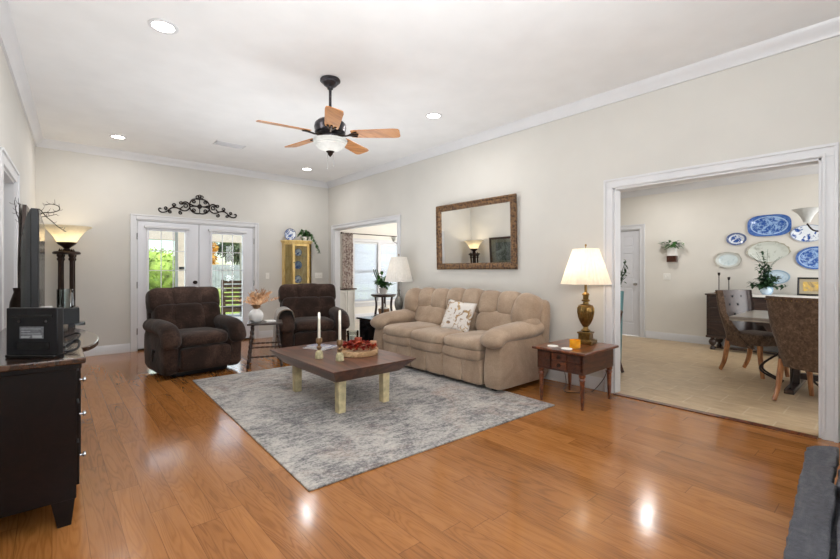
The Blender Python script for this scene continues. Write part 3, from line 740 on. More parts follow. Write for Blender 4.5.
recliner('chocolate brown plush recliner in front of the French doors', (1.34, 5.90, 0), 6)
recliner('chocolate brown plush recliner below the yellow cabinet, throw on its arm', (3.07, 6.14, 0), -18, 1.07)
# throw blanket hanging over the arm of the far recliner
mb = MB(); ca, sa = math.cos(R(-18)), math.sin(R(-18))
prof = [(-.285, .50), (-.30, .60), (-.33, .655), (-.385, .672), (-.445, .66), (-.49, .61), (-.506, .52), (-.512, .40), (-.52, .26), (-.53, .11)]
prof = [(p.x, p.z) for p in smoothpath([(a, 0, b) for a, b in prof], 3)]
rows = []
for j in range(11):
    yy = -.475 + j*.056
    rows.append([(yy, a, b) for a, b in prof])
grid = [[mb.bm.verts.new((a - .012*math.sin(yy*34+i*.12)*(i/len(prof)), yy + .02*(i/len(prof))*math.sin(j*1.1), b + .004*math.sin(yy*40))) for i, (yy, a, b) in enumerate(row)] for j, row in enumerate(rows)]
for j in range(10):
    for i in range(len(prof)-1): mb.bm.faces.new((grid[j][i], grid[j+1][i], grid[j+1][i+1], grid[j][i+1]))
o = tag(mb.build('throw_blanket', 'throw', smooth_angle=180), 'taupe throw blanket draped over the arm of the far recliner', 'blanket')
o.location = (3.07, 6.14, .006); o.rotation_euler = (0, 0, R(-18)); o.scale = (1.05, 1.05, 1)
md = o.modifiers.new('thick', 'SOLIDIFY'); md.thickness = .01; md.offset = 1

# ================================================================== COFFEE TABLE
t = thing('coffee_table', 'brown plank coffee table on chunky cream legs, on the rug', 'coffee table', (2.125, 3.65, RUGZ))
CTZ = .43
MB().taper(0, 0, CTZ-RUGZ-.014, CTZ-RUGZ, .428, .656, .437, .665).build('tabletop', 'table_brown', t, bevel=.003)
MB().taper(0, 0, CTZ-RUGZ-.125, CTZ-RUGZ-.014, .335, .53, .426, .654).build('apron', 'table_brown', t, bevel=.003)
for sx in (-1, 1):
    for sy in (-1, 1):
        MB().taper(sx*.235, sy*.43, 0, CTZ-RUGZ-.11, .034, .034, .038, .038).build('leg', 'cream_paint', t, bevel=.004)
# two candlesticks with tapers
def candlestick(label, clabel, loc, h):
    t = thing('candlestick', label, 'candlestick', loc, 0, 'candlesticks on the coffee table')
    MB().lathe([(0, 0), (.037, 0), (.039, .01), (.037, .028), (.034, .05), (.026, .066), (.016, .075), (.0, .078)], n=20).build('base', 'stick', t)
    MB().lathe([(.016, .07), (.014, .085), (.024, .095), (.024, .106), (.013, .116), (.014, .13), (.02, .138)], n=18).build('stem', 'stickbrown', t)
    MB().lathe([(.014, .13), (.025, .14), (.030, .158), (.029, .178), (.023, .19), (.022, .178), (.013, .176), (0, .176)], n=20).build('cup', 'stickbrown', t)
    c = thing('taper_candle', clabel, 'candle', (loc[0], loc[1], loc[2]+.1765), 0, 'ivory tapers')
    MB().lathe([(0, 0), (.0125, 0), (.012, h*.5), (.0105, h-.01), (.006, h), (0, h+.001)], n=14).build('wax', 'candle', c)
    MB().tube([(0, 0, h), (.001, 0, h+.008)], .001, 5).build('wick', 'black', c)
candlestick('cream candlestick on the coffee table nearer the side table', 'ivory taper candle in the candlestick farther from the tray', (1.87, 3.57, CTZ+.0005), .25)
candlestick('cream candlestick on the coffee table right against the flower tray', 'ivory taper candle in the candlestick beside the tray', (1.96, 3.35, CTZ+.0005), .28)
# round tray with faux flowers
TX, TY = 2.26, 3.52
t = thing('round_tray', 'round pale wood tray holding red flowers on the coffee table', 'tray', (TX, TY, CTZ+.0005))
MB().lathe([(0, 0), (.195, 0), (.2, .006), (.2, .05), (.185, .05), (.185, .014), (0, .014)], n=48).build('rim', 'traywood', t)
t = thing('flower_arrangement', 'low arrangement of rust red silk flowers in the round tray', 'flowers', (TX, TY, CTZ+.024))
rnd = random.Random(3)
for k in range(30):
    a = rnd.uniform(0, 2*PI); rr = .165*math.sqrt(rnd.random()); z = .035+.06*(1-rr/.2)*rnd.uniform(.6, 1.2)
    mb = MB(); c = Vector((rr*math.cos(a), rr*math.sin(a), z))
    for q in range(11):
        th = q*2.4; el = .25+.9*(q/11)
        d = Vector((math.cos(th)*math.cos(el), math.sin(th)*math.cos(el), math.sin(el)))
        mb.leaf(c, d, rnd.uniform(.04, .058), .036, (0, 0, 1), .1)
    mb.ell(c, (.012, .012, .012), nu=8, nv=6)
    mb.build('flower', 'red_leaf' if rnd.random() < .7 else 'orange_leaf', t)
mb = MB()
for k in range(50):
    a = rnd.uniform(0, 2*PI); rr = rnd.uniform(.03, .14)
    mb.leaf((rr*math.cos(a), rr*math.sin(a), rnd.uniform(.02, .07)), (math.cos(a), math.sin(a), rnd.uniform(.1, .8)), .055, .026)
mb.build('leaf_filler', 'orange_leaf', t)
def pillar(label, loc, r, h, mat, glass=None):
    t = thing('pillar_candle', label, 'candle', loc)
    MB().lathe([(0, 0), (r, 0), (r, h*.5), (r, h), (r*.85, h), (r*.8, h-.006), (0, h-.007)], n=24).build('wax', mat, t)
    MB().tube([(0, 0, h-.008), (0, 0, h+.008)], .0012, 5).build('wick', 'black', t)
    return t
pillar('rust red pillar candle standing amid the silk flowers', (TX+.03, TY+.04, CTZ+.065), .036, .085, 'redwax')
pillar('tan pillar candle at the tray edge facing the sofa', (TX+.135, TY-.07, CTZ+.02), .032, .10, 'tanwax')
HX, HYY = 2.46, 3.93
pillar('white pillar candle inside the clear hurricane glass behind the flower tray', (HX, HYY, CTZ+.012), .038, .10, 'candle')
o = tag(MB().lathe([(0, 0), (.05, 0), (.05, .008), (.058, .012), (.062, .10), (.066, .16), (.0645, .16), (.06, .10), (.055, .0115), (0, .0115)], n=28).build('hurricane_glass', 'jar', smooth_angle=60), 'clear hurricane glass around a white candle on the coffee table', 'candle holder')
o.location = (HX, HYY, CTZ+.0005)
for k, (dx, dy, rz, w_, l_) in enumerate(((0, 0, 24, .21, .28), (.012, -.01, 36, .2, .27), (-.005, .01, 15, .15, .21))):
    lab = ('large magazine at the bottom of the small pile on the coffee table', 'middle magazine of the pile on the coffee table', 'small open-faced booklet on top of the magazine pile')[k]
    t = thing('magazine', lab, 'magazine', (2.13+dx, 4.05+dy, CTZ+.0005+k*.0085), rz, 'magazines on the coffee table')
    MB().box(-w_/2, w_/2, -l_/2, l_/2, .0, .007).build('pages', 'paper', t)
    MB().box(-w_/2-.001, w_/2+.001, -l_/2-.001, l_/2+.001, .007, .0078).build('cover', 'magazine', t)

# ================================================================== END TABLE AND ITS THINGS
EX, EY, EZ = 3.82, 2.09, .52
t = thing('end_table', 'square walnut end table with two small drawers beside the sofa', 'end table', (EX, EY, 0))
MB().box(-.335, .335, -.27, .27, EZ-.026, EZ).build('tabletop', 'walnut', t, bevel=.008, seg=3)
MB().box(-.29, .29, -.235, .235, EZ-.205, EZ-.026).build('case', 'walnut_dark', t, bevel=.003)
for k in range(2):   # drawers face the room (-x)
    zc = EZ-.073-.076*k
    d = MB().box(-.302, -.29, -.075, .075, zc-.034, zc+.034).build('drawer', 'walnut', t, bevel=.004)
    p = MB(); p.lathe([(.018, 0), (.018, .004), (.008, .008), (0, .009)], n=16)
    p.tube([(.016*math.cos(a), .016*math.sin(a), .01) for a in [PI*q/8+PI for q in range(9)]], .003, 6)
    h = p.build('drawer_pull', 'bronze', d); h.location = (-.302, 0, zc); h.rotation_euler = (R(90), 0, R(-90))
    for s in (-1, 1):
        f = MB(); y0, y1 = sorted((s*.085, s*.215))
        f.box(-.298, -.29, y0, y1, zc-.034, zc+.034)
        f.box(-.303, -.29, y0, y0+.008, zc-.034, zc+.034).box(-.303, -.29, y1-.008, y1, zc-.034, zc+.034).box(-.303, -.29, y0, y1, zc-.034, zc-.026).box(-.303, -.29, y0, y1, zc+.026, zc+.034)
        for q in range(3): f.box(-.301, -.29, y0+.03+q*.035-.003, y0+.03+q*.035+.003, zc-.03, zc+.03)
        f.build('fretwork_panel', 'walnut_dark', t)
for sx in (-1, 1):
    for sy in (-1, 1):
        z = EZ-.205
        mb = MB().lathe([(.0, 0), (.013, 0), (.011, .02), (.014, .03), (.017, .10), (.022, z-.06), (.028, z-.055), (.028, z-.045), (.02, z-.035), (.03, z-.02), (.03, z), (0, z)], (sx*.262, sy*.207, 0), 20)
        mb.build('leg', 'walnut', t)
def table_lamp(name, label, loc, rz, kind):
    t = thing(name, label, 'lamp', loc, rz)
    if kind == 'brass':
        MB().box(-.085, .085, -.085, .085, 0, .032).box(-.07, .07, -.07, .07, .032, .04).build('plinth', 'brass', t, bevel=.006)
        MB().box(-.055, .055, -.055, .055, .04, .09).box(-.065, .065, -.065, .065, .088, .104).build('pedestal', 'brass', t, bevel=.005)
        MB().lathe([(.03, .104), (.045, .115), (.026, .128), (.02, .145), (.03, .155), (.048, .18), (.068, .225), (.078, .275), (.078, .31), (.068, .325)], n=96, flute=.035, nf=24).build('urn', 'brass', t)
        MB().lathe([(.07, .322), (.074, .33), (.06, .338), (.03, .348), (.024, .365), (.04, .372), (.04, .382), (.026, .39), (.028, .42), (.038, .43), (.03, .44), (.014, .45), (.012, .53)], n=28).build('neck', 'brass', t)
        z0, z1, r0, r1, bulb, mat = .522, .831, .234, .12, .66, 'shade'; t.scale = (1, 1, 1.13)
    else:
        MB().lathe([(0, 0), (.075, 0), (.08, .012), (.072, .03), (.05, .04), (.032, .05), (.028, .07), (.05, .10), (.066, .15), (.068, .20), (.055, .25), (.03, .285), (.022, .30), (.03, .312), (.018, .325), (.016, .36), (.026, .37), (.014, .385), (.011, .52)], n=32).build('turned_base', 'pewter', t)
        z0, z1, r0, r1, bulb, mat = .50, .86, .215, .12, .66, 'shade_grey'; t.scale = (1, 1, 1.06)
    n = 144; rs = []
    for k in range(9):
        u = k/8; rr = r0+(r1-r0)*u; ring = []
        for i in range(n):
            a = 2*PI*i/n; q = rr*(1+.022*math.cos(36*a)); ring.append((q*math.cos(a), q*math.sin(a), z0+(z1-z0)*u))
        rs.append([Vector(p) for p in ring])
    MB().rings(rs, cap=False).build('lamp_shade', mat, t, smooth_angle=70)
    MB().lathe([(.004, z0+.0), (.004, z1+.02), (.01, z1+.025), (.008, z1+.04), (0, z1+.045)], n=10).build('harp_finial', 'brass', t)
    sp = MB()
    for a in (0, 120, 240): sp.tube([(0, 0, z1-.005), (r1*.98*math.cos(R(a)), r1*.98*math.sin(R(a)), z1-.005)], .002, 5)
    sp.build('shade_spider', 'brass', t)
    light('lamp_bulb', 'POINT', (.0, .03, bulb), 4.5 if kind == 'brass' else .9, (1, .86, .68), size=.05, parent=t)
table_lamp('table_lamp', 'brass urn table lamp with lit pleated shade on the walnut end table', (4.0, 2.08, EZ+.0005), 8, 'brass')
t = thing('jar_candle', 'amber yellow jar candle on the walnut end table', 'candle', (3.70, 2.03, EZ+.0005))
MB().lathe([(0, 0), (.048, 0), (.05, .008), (.05, .075), (.047, .075), (.046, .062), (0, .062)], n=28).build('jar', 'amberwax', t)
MB().tube([(0, 0, .06), (0, 0, .073)], .0015, 5).build('wick', 'black', t)
for lab, x, y in (('round white coaster on the end table corner nearest the sofa', 3.60, 2.2), ('round white coaster on the end table in front of the candle', 3.57, 2.04)):
    o = tag(MB().lathe([(0, 0), (.048, 0), (.05, .003), (.048, .009), (.04, .007), (0, .006)], n=28).build('coaster', 'paper'), lab, 'coaster', 'coasters on the end table'); o.location = (x, y, EZ+.0005)
mb = MB(); mb.tube(smoothpath([(4.12, 2.42, .30), (4.16, 2.40, .15), (4.12, 2.36, .04), (4.02, 2.33, .012), (3.95, 2.25, .006), (4.05, 2.15, .006), (4.2, 2.1, .01), (4.27, 2.0, .2), (4.285, 2.1, .32)], 6), .004, 6)
tag(mb.build('lamp_cord', 'bronze'), 'thin brown lamp cord on the floor under the walnut end table', 'cord')

# far end table with its lamp
t = thing('side_table', 'black side table at the far end of the sofa', 'side table', (3.83, 5.18, 0))
MB().box(-.38, .38, -.24, .24, .52, .545).build('tabletop', 'black_gloss', t, bevel=.005)
MB().box(-.34, .34, -.21, .21, .12, .52).build('case', 'black', t, bevel=.003)
MB().box(-.345, -.34, -.18, .18, .16, .48).build('door', 'black_gloss', t, bevel=.002)
for sx in (-1, 1):
    for sy in (-1, 1): MB().taper(sx*.31, sy*.18, 0, .12, .018, .018, .025, .025).build('leg', 'black', t)
table_lamp('table_lamp', 'grey turned table lamp with white pleated shade behind the sofa arm', (4.04, 5.13, .5455), 0, 'grey')

# mirror ---------------------------------------------------------------------------
t = thing('wall_mirror', 'large mirror in a carved bronze gilt frame above the sofa', 'mirror', (RX-.012, 3.80, 1.262))
t.rotation_euler = (0, R(-1.4), 0)
mw, mh, fw = .70, .92, .088
FP = [(0, 0), (.0, .035), (.016, .045), (.036, .038), (.062, .045), (.08, .03), (.088, .016), (.088, 0)]   # (in from outer edge, depth)
def frame(mb, hw, h, fp, sgn=-1):
    cs = [(-hw, 0), (hw, 0), (hw, h), (-hw, h)]; dirs = [(1, 1), (-1, 1), (-1, -1), (1, -1)]
    rs = [[Vector((sgn*d, cy+dy*a, cz+dz*a)) for a, d in fp] for (cy, cz), (dy, dz) in zip(cs, dirs)]
    return mb.rings(rs, closed=True)
frame(MB(), mw, mh, FP).build('frame', 'gilt', t)
MB().box(-.014, -.006, -mw+fw-.01, mw-fw+.01, fw-.01, mh-fw+.01).build('mirror_glass', 'mirror', t)
bd = MB()
def beads(y0, z0, y1, z1, n):
    for i in range(n): q = (i+.5)/n; bd.ell((-.046, y0+(y1-y0)*q, z0+(z1-z0)*q), (.008, .011, .011), nu=8, nv=6)
beads(-mw+.02, .02, mw-.02, .02, 58); beads(-mw+.02, mh-.02, mw-.02, mh-.02, 58); beads(-mw+.02, .02, -mw+.02, mh-.02, 36); beads(mw-.02, .02, mw-.02, mh-.02, 36)
bd.build('beading', 'gilt', t)

# ================================================================== BETWEEN THE RECLINERS
t = thing('side_table', 'dark spindle-leg side table between the two recliners', 'side table', (2.13, 5.565, 0), -22)
MB().box(-.215, .215, -.2, .2, .545, .568).build('tabletop', 'darkwood', t, bevel=.006)
def bobbin(p0, p1, r, n):
    mb = MB(); p0, p1 = Vector(p0), Vector(p1); m = n*6; pts = [p0.lerp(p1, i/m) for i in range(m+1)]
    mb.tube(pts, [r*(.62+.38*abs(math.sin(PI*i/6)))*1.22 for i in range(m+1)], 10); return mb
for sx in (-1, 1):
    for sy in (-1, 1): bobbin((sx*.15, sy*.14, .545), (sx*.205, sy*.195, 0), .017, 9).build('leg', 'darkwood', t)
q = lambda z: (.205-.055*z/.545, .195-.055*z/.545)
for z, k in ((.26, 0), (.16, 1)):
    a, b = q(z)
    for s in (-1, 1):
        if k == 0: bobbin((-a, s*b, z), (a, s*b, z), .011, 6).build('stretcher', 'darkwood', t)
        else: bobbin((s*a, -b, z), (s*a, b, z), .011, 6).build('stretcher', 'darkwood', t)
bobbin((-q(.14)[0], -q(.14)[1], .14), (q(.14)[0], -q(.14)[1], .14), .011, 6).build('stretcher', 'darkwood', t)
o = tag(MB().lathe([(0, 0), (.05, 0), (.078, .03), (.092, .075), (.088, .115), (.066, .15), (.042, .165), (.04, .175), (.034, .175), (.034, .16), (.06, .14), (.08, .075), (.045, .02), (0, .015)], n=32).build('vase', 'white_cer', smooth_angle=60), 'round white vase of dried grass on the spindle side table', 'vase')
VX, VY = 2.02, 5.59; o.location = (VX, VY, .5685)
t = thing('dried_grass_bunch', 'fluffy orange tan dried grass in the white vase', 'dried grass', (VX, VY, .735))
rnd = random.Random(11); st = MB(); pl = MB(); pl2 = MB()
for k in range(46):
    a = rnd.uniform(0, 2*PI); sp = rnd.uniform(.02, .19); h = rnd.uniform(.12, .26)-sp*.2
    if k in (0, 1, 2): sp, h = .26, rnd.uniform(.10, .16)
    tip = Vector((sp*math.cos(a), sp*math.sin(a), h)); mid = Vector((tip.x*.3, tip.y*.3, h*.55))
    path = smoothpath([(0.018*math.cos(a), .018*math.sin(a), -.1), (.02*math.cos(a), .02*math.sin(a), 0), mid, tip], 5)
    st.tube(path, .0014, 5)
    for p_i in range(6, len(path)):
        p = path[p_i]
        for q_ in range(6):
            d = Vector((rnd.uniform(-1, 1), rnd.uniform(-1, 1), rnd.uniform(.2, 1.6)))
            (pl if k % 2 else pl2).leaf(p, d, rnd.uniform(.03, .055), .0055, (rnd.random(), rnd.random(), .3), -.1)
st.build('stem', 'pampas', t); pl.build('plume', 'pampas', t); pl2.build('plume', 'pampas_lt', t)
t = thing('booklet', 'small white booklet lying beside the round vase on the spindle table', 'book', (2.2, 5.57, .5685), -10)
MB().box(-.06, .06, -.08, .08, 0, .01).build('pages', 'paper', t); MB().box(-.061, .061, -.081, .081, .01, .0115).build('cover', 'linen', t)

# ================================================================== BACK WALL DECOR
t = thing('scroll_wall_art', 'dark wrought iron scroll ornament above the French doors', 'wall decor', (1.875, BY-.014, 2.325))
def zp(x, y): return Vector(((x-450)*.00204, 0, (140-y+(x-450)*.058)*.00204))
def curlpts(cx, cy, r0, a0, turns, r1=.35, n=26):
    return [zp(cx+r0*(1-(1-r1)*i/n)*math.cos(R(a0)+turns*2*PI*i/n), cy+r0*(1-(1-r1)*i/n)*math.sin(R(a0)+turns*2*PI*i/n)) for i in range(n+1)]
half = [
    [(450, 140), (490, 140), (520, 132)], [(450, 140), (490, 143), (522, 152)],
    [(452, 80), (480, 82), (508, 96), (522, 122), (520, 140)], [(452, 198), (478, 200), (505, 190), (522, 165), (522, 142)],
    [(522, 150), (532, 128), (552, 118), (574, 128), (580, 145)], [(522, 150), (530, 172), (552, 190), (580, 190), (606, 178), (640, 176), (664, 192), (688, 216), (715, 226), (736, 220), (742, 206), (734, 196), (724, 199)],
    [(600, 180), (585, 172), (575, 158)],
]
curls = [(492, 104, 15, -60, 1.2), (492, 178, 15, 60, -1.2), (556, 150, 20, -40, -1.2), (588, 134, 14, 160, 1.1), (590, 212, 14, -90, 1.2), (634, 156, 15, 100, -1.2), (692, 190, 13, 120, -1.2), (664, 214, 12, -60, 1.2)]
for mir in (1, -1):
    mb = MB(); fx = lambda p: Vector((p.x*mir, p.y, p.z))
    for ln in half: mb.tube([fx(p) for p in smoothpath([zp(x, y - (x-450)*(-.0)) for x, y in ln], 5)], .0105, 6)
    for c in curls: mb.tube([fx(p) for p in curlpts(*c)], .0095, 6)
    mb.build('scroll', 'iron', t)
mb = MB(); mb.box(-.035, .035, -.014, .012, -.035, .035, rotm(ry=45)); mb.tube([zp(450, 200), zp(450, 70)], .008, 6)
mb.build('centre_boss', 'iron', t, bevel=.004)
mb = MB()
for dx in (-16, 0, 16): mb.tube(curlpts(450+dx, 62-(6 if dx == 0 else 0), 12, 90, 1.0, .9), .007, 6)
mb.build('trefoil', 'iron', t)

# honey oak curio cabinet on the back wall
CX0, CX1, CZ0, CZ1, CD = 3.31, 3.87, .92, 1.80, .22
t = thing('curio_cabinet', 'honey oak glass-door wall cabinet with angled sides on the back wall', 'cabinet', (0, 0, 0))
def plan(o=0, front=BY-CD): return [(CX0-o, BY-.002), (CX0-o, BY-.10), (CX0+.11-o*.4, front-o), (CX1-.11+o*.4, front-o), (CX1+o, BY-.10), (CX1+o, BY-.002)]
def slab(z0, z1, o): return MB().prism([(x, y, z0) for x, y in plan(o)], (0, 0, z1-z0))
slab(CZ1, CZ1+.025, .03).build('cornice', 'honey', t, bevel=.004)
slab(CZ1-.03, CZ1, .012).build('frieze', 'honey', t, bevel=.003)
slab(CZ0, CZ0+.03, .012).build('bottom_panel', 'honey', t, bevel=.003)
MB().box(CX0+.01, CX1-.01, BY-.012, BY-.003, CZ0+.03, CZ1-.03).build('back_panel', 'honey', t)
pp = plan()
for i in (1, 4):
    mb = MB()
    a, b = Vector((*pp[i], 0)), Vector((*pp[i+1], 0)); d = (b-a).normalized(); nn = Vector((d.y, -d.x, 0))*.016; L = (b-a).length
    for s0, s1, za, zb in ((0, .026, CZ0+.03, CZ1-.03), (L-.026, L, CZ0+.03, CZ1-.03), (.026, L-.026, CZ0+.03, CZ0+.07), (.026, L-.026, CZ1-.07, CZ1-.03)):
        p0, p1 = a+d*s0, a+d*s1
        mb.prism([(p0.x, p0.y, za), (p1.x, p1.y, za), (p1.x-nn.x, p1.y-nn.y, za), (p0.x-nn.x, p0.y-nn.y, za)], (0, 0, zb-za))
    mb.build('side_frame', 'honey', t)
for i in (0, 3):
    x0, x1 = (CX0, CX0+.016) if i == 0 else (CX1-.016, CX1)
    MB().box(x0, x1, BY-.10, BY-.003, CZ0+.03, CZ1-.03).build('side_panel', 'honey', t)
for i in (1, 4):
    a, b = Vector((*pp[i], 0)), Vector((*pp[i+1], 0)); m_ = MB(); m_._hull([(a.x, a.y, CZ0+.05), (b.x, b.y, CZ0+.05), (b.x, b.y, CZ1-.05), (a.x, a.y, CZ1-.05)], [(0, 1, 2, 3)]); m_.build('side_pane', 'jar', t)
fx0, fx1, fy = CX0+.112, CX1-.112, BY-CD
dr = MB().box(fx0, fx0+.045, fy-.018, fy, CZ0+.035, CZ1-.035).box(fx1-.045, fx1, fy-.018, fy, CZ0+.035, CZ1-.035).box(fx0+.045, fx1-.045, fy-.018, fy, CZ0+.035, CZ0+.085).box(fx0+.045, fx1-.045, fy-.018, fy, CZ1-.085, CZ1-.035).build('door', 'honey', t, bevel=.003)
MB().box(fx0+.045, fx1-.045, fy-.010, fy-.007, CZ0+.085, CZ1-.085).build('door_pane', 'jar', dr)
MB().ell((fx0+.022, fy-.028, 1.40), (.011, .011, .011), nu=12, nv=8).build('knob', 'bronze', dr)
for z in (1.27, 1.52): slab(z, z+.012, -.03).build('shelf', 'honey', t)
def wall_plate(name, label, loc, ry_, rz_, mat, shape='oval', axis='x', tilt=0, group=None, depth=.022, rz=0):
    """plate hanging on a wall whose face looks along -x; ry_, rz_ half sizes along y and z"""
    mb = MB(); n = 56; rs = []
    for fr, d in ((0.0, .006), (.5, .006), (.66, .008), (.74, .014), (.94, depth), (1.0, depth+.002), (1.0, depth-.003), (.72, .007), (.55, 0), (0, 0)):
        ring = []
        for i in range(n):
            a = 2*PI*i/n; c, s = math.cos(a), math.sin(a)
            k = 1
            if shape == 'oct': pw = .62; c, s = math.copysign(abs(c)**pw, c), math.copysign(abs(s)**pw, s)
            elif shape == 'lobed': k = 1+.035*math.cos(8*a); c, s = math.copysign(abs(c)**.75, c), math.copysign(abs(s)**.75, s)
            elif shape == 'fan':
                k = 1 + (.03*math.cos(16*a) if s > -.2 else 0)
                if s < 0: c *= (1-.55*(-s)**1.5)
            f_ = max(fr, .002); ring.append(Vector((-d, c*ry_*k*f_, s*rz_*k*f_)))
        rs.append(ring)
    mb.rings(rs); o = tag(mb.build(name, mat, smooth_angle=60), label, 'plate', group)
    o.location = loc; o.rotation_euler = (0, R(tilt), R(rz)); return o
wall_plate('display_plate', 'round blue and white plate standing on top of the yellow cabinet', (3.44, BY-.06, CZ1+.0285+.115), .115, .115, 'china_round', tilt=-8, rz=90)
for i, (x, z, mt, r_) in enumerate(((3.6, 1.60, 'china_round', .075), (3.6, 1.355, 'china_willow', .08), (3.6, 1.08, 'china_round', .075))):
    wall_plate('display_plate', ('blue and white plate on the top shelf inside the yellow cabinet', 'blue plate on the middle shelf inside the yellow cabinet', 'blue and white plate on the bottom of the yellow cabinet')[i], (x, BY-.06, z), r_, r_, mt, rz=90, group='plates inside the curio cabinet')
# trailing plant on the cabinet
t = thing('trailing_plant', 'green trailing vine in a small pot on top of the yellow cabinet', 'plant', (3.70, BY-.12, CZ1+.0255))
MB().lathe([(0, 0), (.05, 0), (.062, .08), (.055, .08), (.05, .07), (0, .07)], n=20).build('pot', 'white_cer', t)
rnd = random.Random(5); lf = MB(); vn = MB()
for k in range(15):
    a = rnd.uniform(PI*.95, PI*2.05); rr = rnd.uniform(.06, .15)
    end = (rr*math.cos(a)*1.2, rr*math.sin(a)*.55, rnd.uniform(.02, .17))
    if k < 3: end = (.2+.02*k, -.08-.01*k, -.02-.06*k)
    pts = smoothpath([(0, 0, .06), (end[0]*.5, end[1]*.5, .12+max(end[2], 0)*.5), end] + ([(end[0]+.03, end[1]-.02, end[2]-.1)] if k < 3 else []), 6)
    vn.tube(pts, .002, 5)
    for p in pts[2:]:
        for q_ in range(2): lf.leaf(p, (rnd.uniform(-1, 1), rnd.uniform(-1, .3), rnd.uniform(-.4, .5)), rnd.uniform(.035, .06), .034)
vn.build('vine', 'leaf', t); lf.build('foliage', 'leaf', t)

# ================================================================== TORCHIERE
t = thing('torchiere_lamp', 'bronze column torchiere with glowing glass bowl in the back corner', 'floor lamp', (.15, 7.44, 0))
MB().lathe([(0, 0), (.17, 0), (.175, .02), (.15, .04), (.15, .055), (0, .055)], n=32).build('base', 'bronze', t)
for a in (35, 125, 215, 305):
    x, y = .085*math.cos(R(a)), .085*math.sin(R(a))
    MB().lathe([(.03, .055), (.032, .08), (.022, .09), (.024, .7), (.022, 1.37), (.026, 1.38), (.034, 1.39), (.034, 1.41), (.024, 1.42), (.036, 1.44), (.036, 1.465), (0, 1.465)], (x, y, 0), 18).build('column', 'bronze', t)
    MB().lathe([(.012, 0), (.016, .012), (.008, .022), (0, .04)], (x*1.05, y*1.05, 1.505), 12).build('finial', 'bronze', t)
MB().lathe([(0, 1.465), (.14, 1.465), (.15, 1.475), (.15, 1.49), (.135, 1.505), (0, 1.505)], n=32).build('capital', 'bronze', t)
MB().lathe([(.04, 1.505), (.045, 1.53), (.03, 1.545), (.055, 1.57), (.095, 1.60), (.11, 1.625), (.1, 1.63), (0, 1.60)], n=28).build('bowl_holder', 'bronze', t)
MB().lathe([(.098, 1.615), (.115, 1.65), (.14, 1.70), (.185, 1.76), (.225, 1.81), (.272, 1.835), (.275, 1.842), (.268, 1.84), (.22, 1.82), (.18, 1.77), (.132, 1.705), (.105, 1.65), (.09, 1.622)], n=48, cap=False).build('glass_bowl', 'bowl_glass', t)
light('torchiere_bulb', 'POINT', (0, 0, 1.72), 5, (1, .87, .68), size=.06, parent=t)

# ================================================================== MEDIA CONSOLE AND ITS THINGS
CH = .82
t = thing('media_console', 'dark espresso media console with bowed front against the media wall', 'console', (0, 0, 0))
def xf(y):
    if y < 2.98 or y > 4.02: return .09
    u = ((y-2.98)/1.04)**.8; return .09 + .10*math.sin(PI*u)**.75
xtop = xf
def xbody(y): return .09 + (xf(y)-.09)*.3
ys = [2.62] + [2.98+1.04*i/24 for i in range(25)] + [4.36]
def cpoly(off, yo, xb=.03, xf=xbody):
    p = [(lw(y)+xb, y) for y in (2.66-yo, 4.32+yo)]
    fr = [(xf(y)+off, y) for y in ys]; fr[0] = (fr[0][0], 2.66-yo); fr[-1] = (fr[-1][0], 4.32+yo)
    return p[::-1][1:] + fr + p[1:] if False else [p[0]] + fr + [p[1]]
MB().prism([(x, y, CH-.03) for x, y in cpoly(.035, .035, xf=xtop)], (0, 0, .03)).build('tabletop', 'espresso_top', t, bevel=.006)
MB().prism([(x, y, CH-.055) for x, y in cpoly(.02, .02)], (0, 0, .025)).build('moulding', 'espresso', t, bevel=.004)
MB().prism([(x, y, .13) for x, y in cpoly(0, 0)], (0, 0, CH-.055-.13)).build('body', 'espresso', t, bevel=.003)
for yy, xx in ((2.70, .045), (4.28, .045), (2.70, lw(2.7)+.08), (4.28, lw(4.28)+.08)):
    MB().taper(xx, yy, 0, .13, .026, .026, .045, .035, -.005 if xx > 0 else .0, 0).build('leg', 'espresso', t, bevel=.003)
for k, (y0, y1) in enumerate(((2.72, 2.96), (4.04, 4.28))):
    for q_, (z0, z1) in enumerate(((.60, .74), (.40, .58), (.17, .38))):
        d = MB().box(.088, .104, y0, y1, z0, z1).build('drawer', 'espresso', t, bevel=.003)
        kb = MB(); kb.lathe([(.012, 0), (.006, .006), (.006, .016), (.014, .022), (.014, .03), (0, .034)], n=14)
        o = kb.build('knob', 'nickel', d); o.location = (.104, (y0+y1)/2, (z0+z1)/2); o.rotation_euler = (0, R(90), 0)
for a, b in ((5, 12), (13, 20)):
    mb = MB(); pf = [(xbody(ys[i]), ys[i]) for i in range(a, b)]
    poly = [(x+.014, y, .17) for x, y in pf] + [(x+.001, y, .17) for x, y in reversed(pf)]
    mb.prism(poly, (0, 0, .56)); mb.build('door', 'espresso', t)
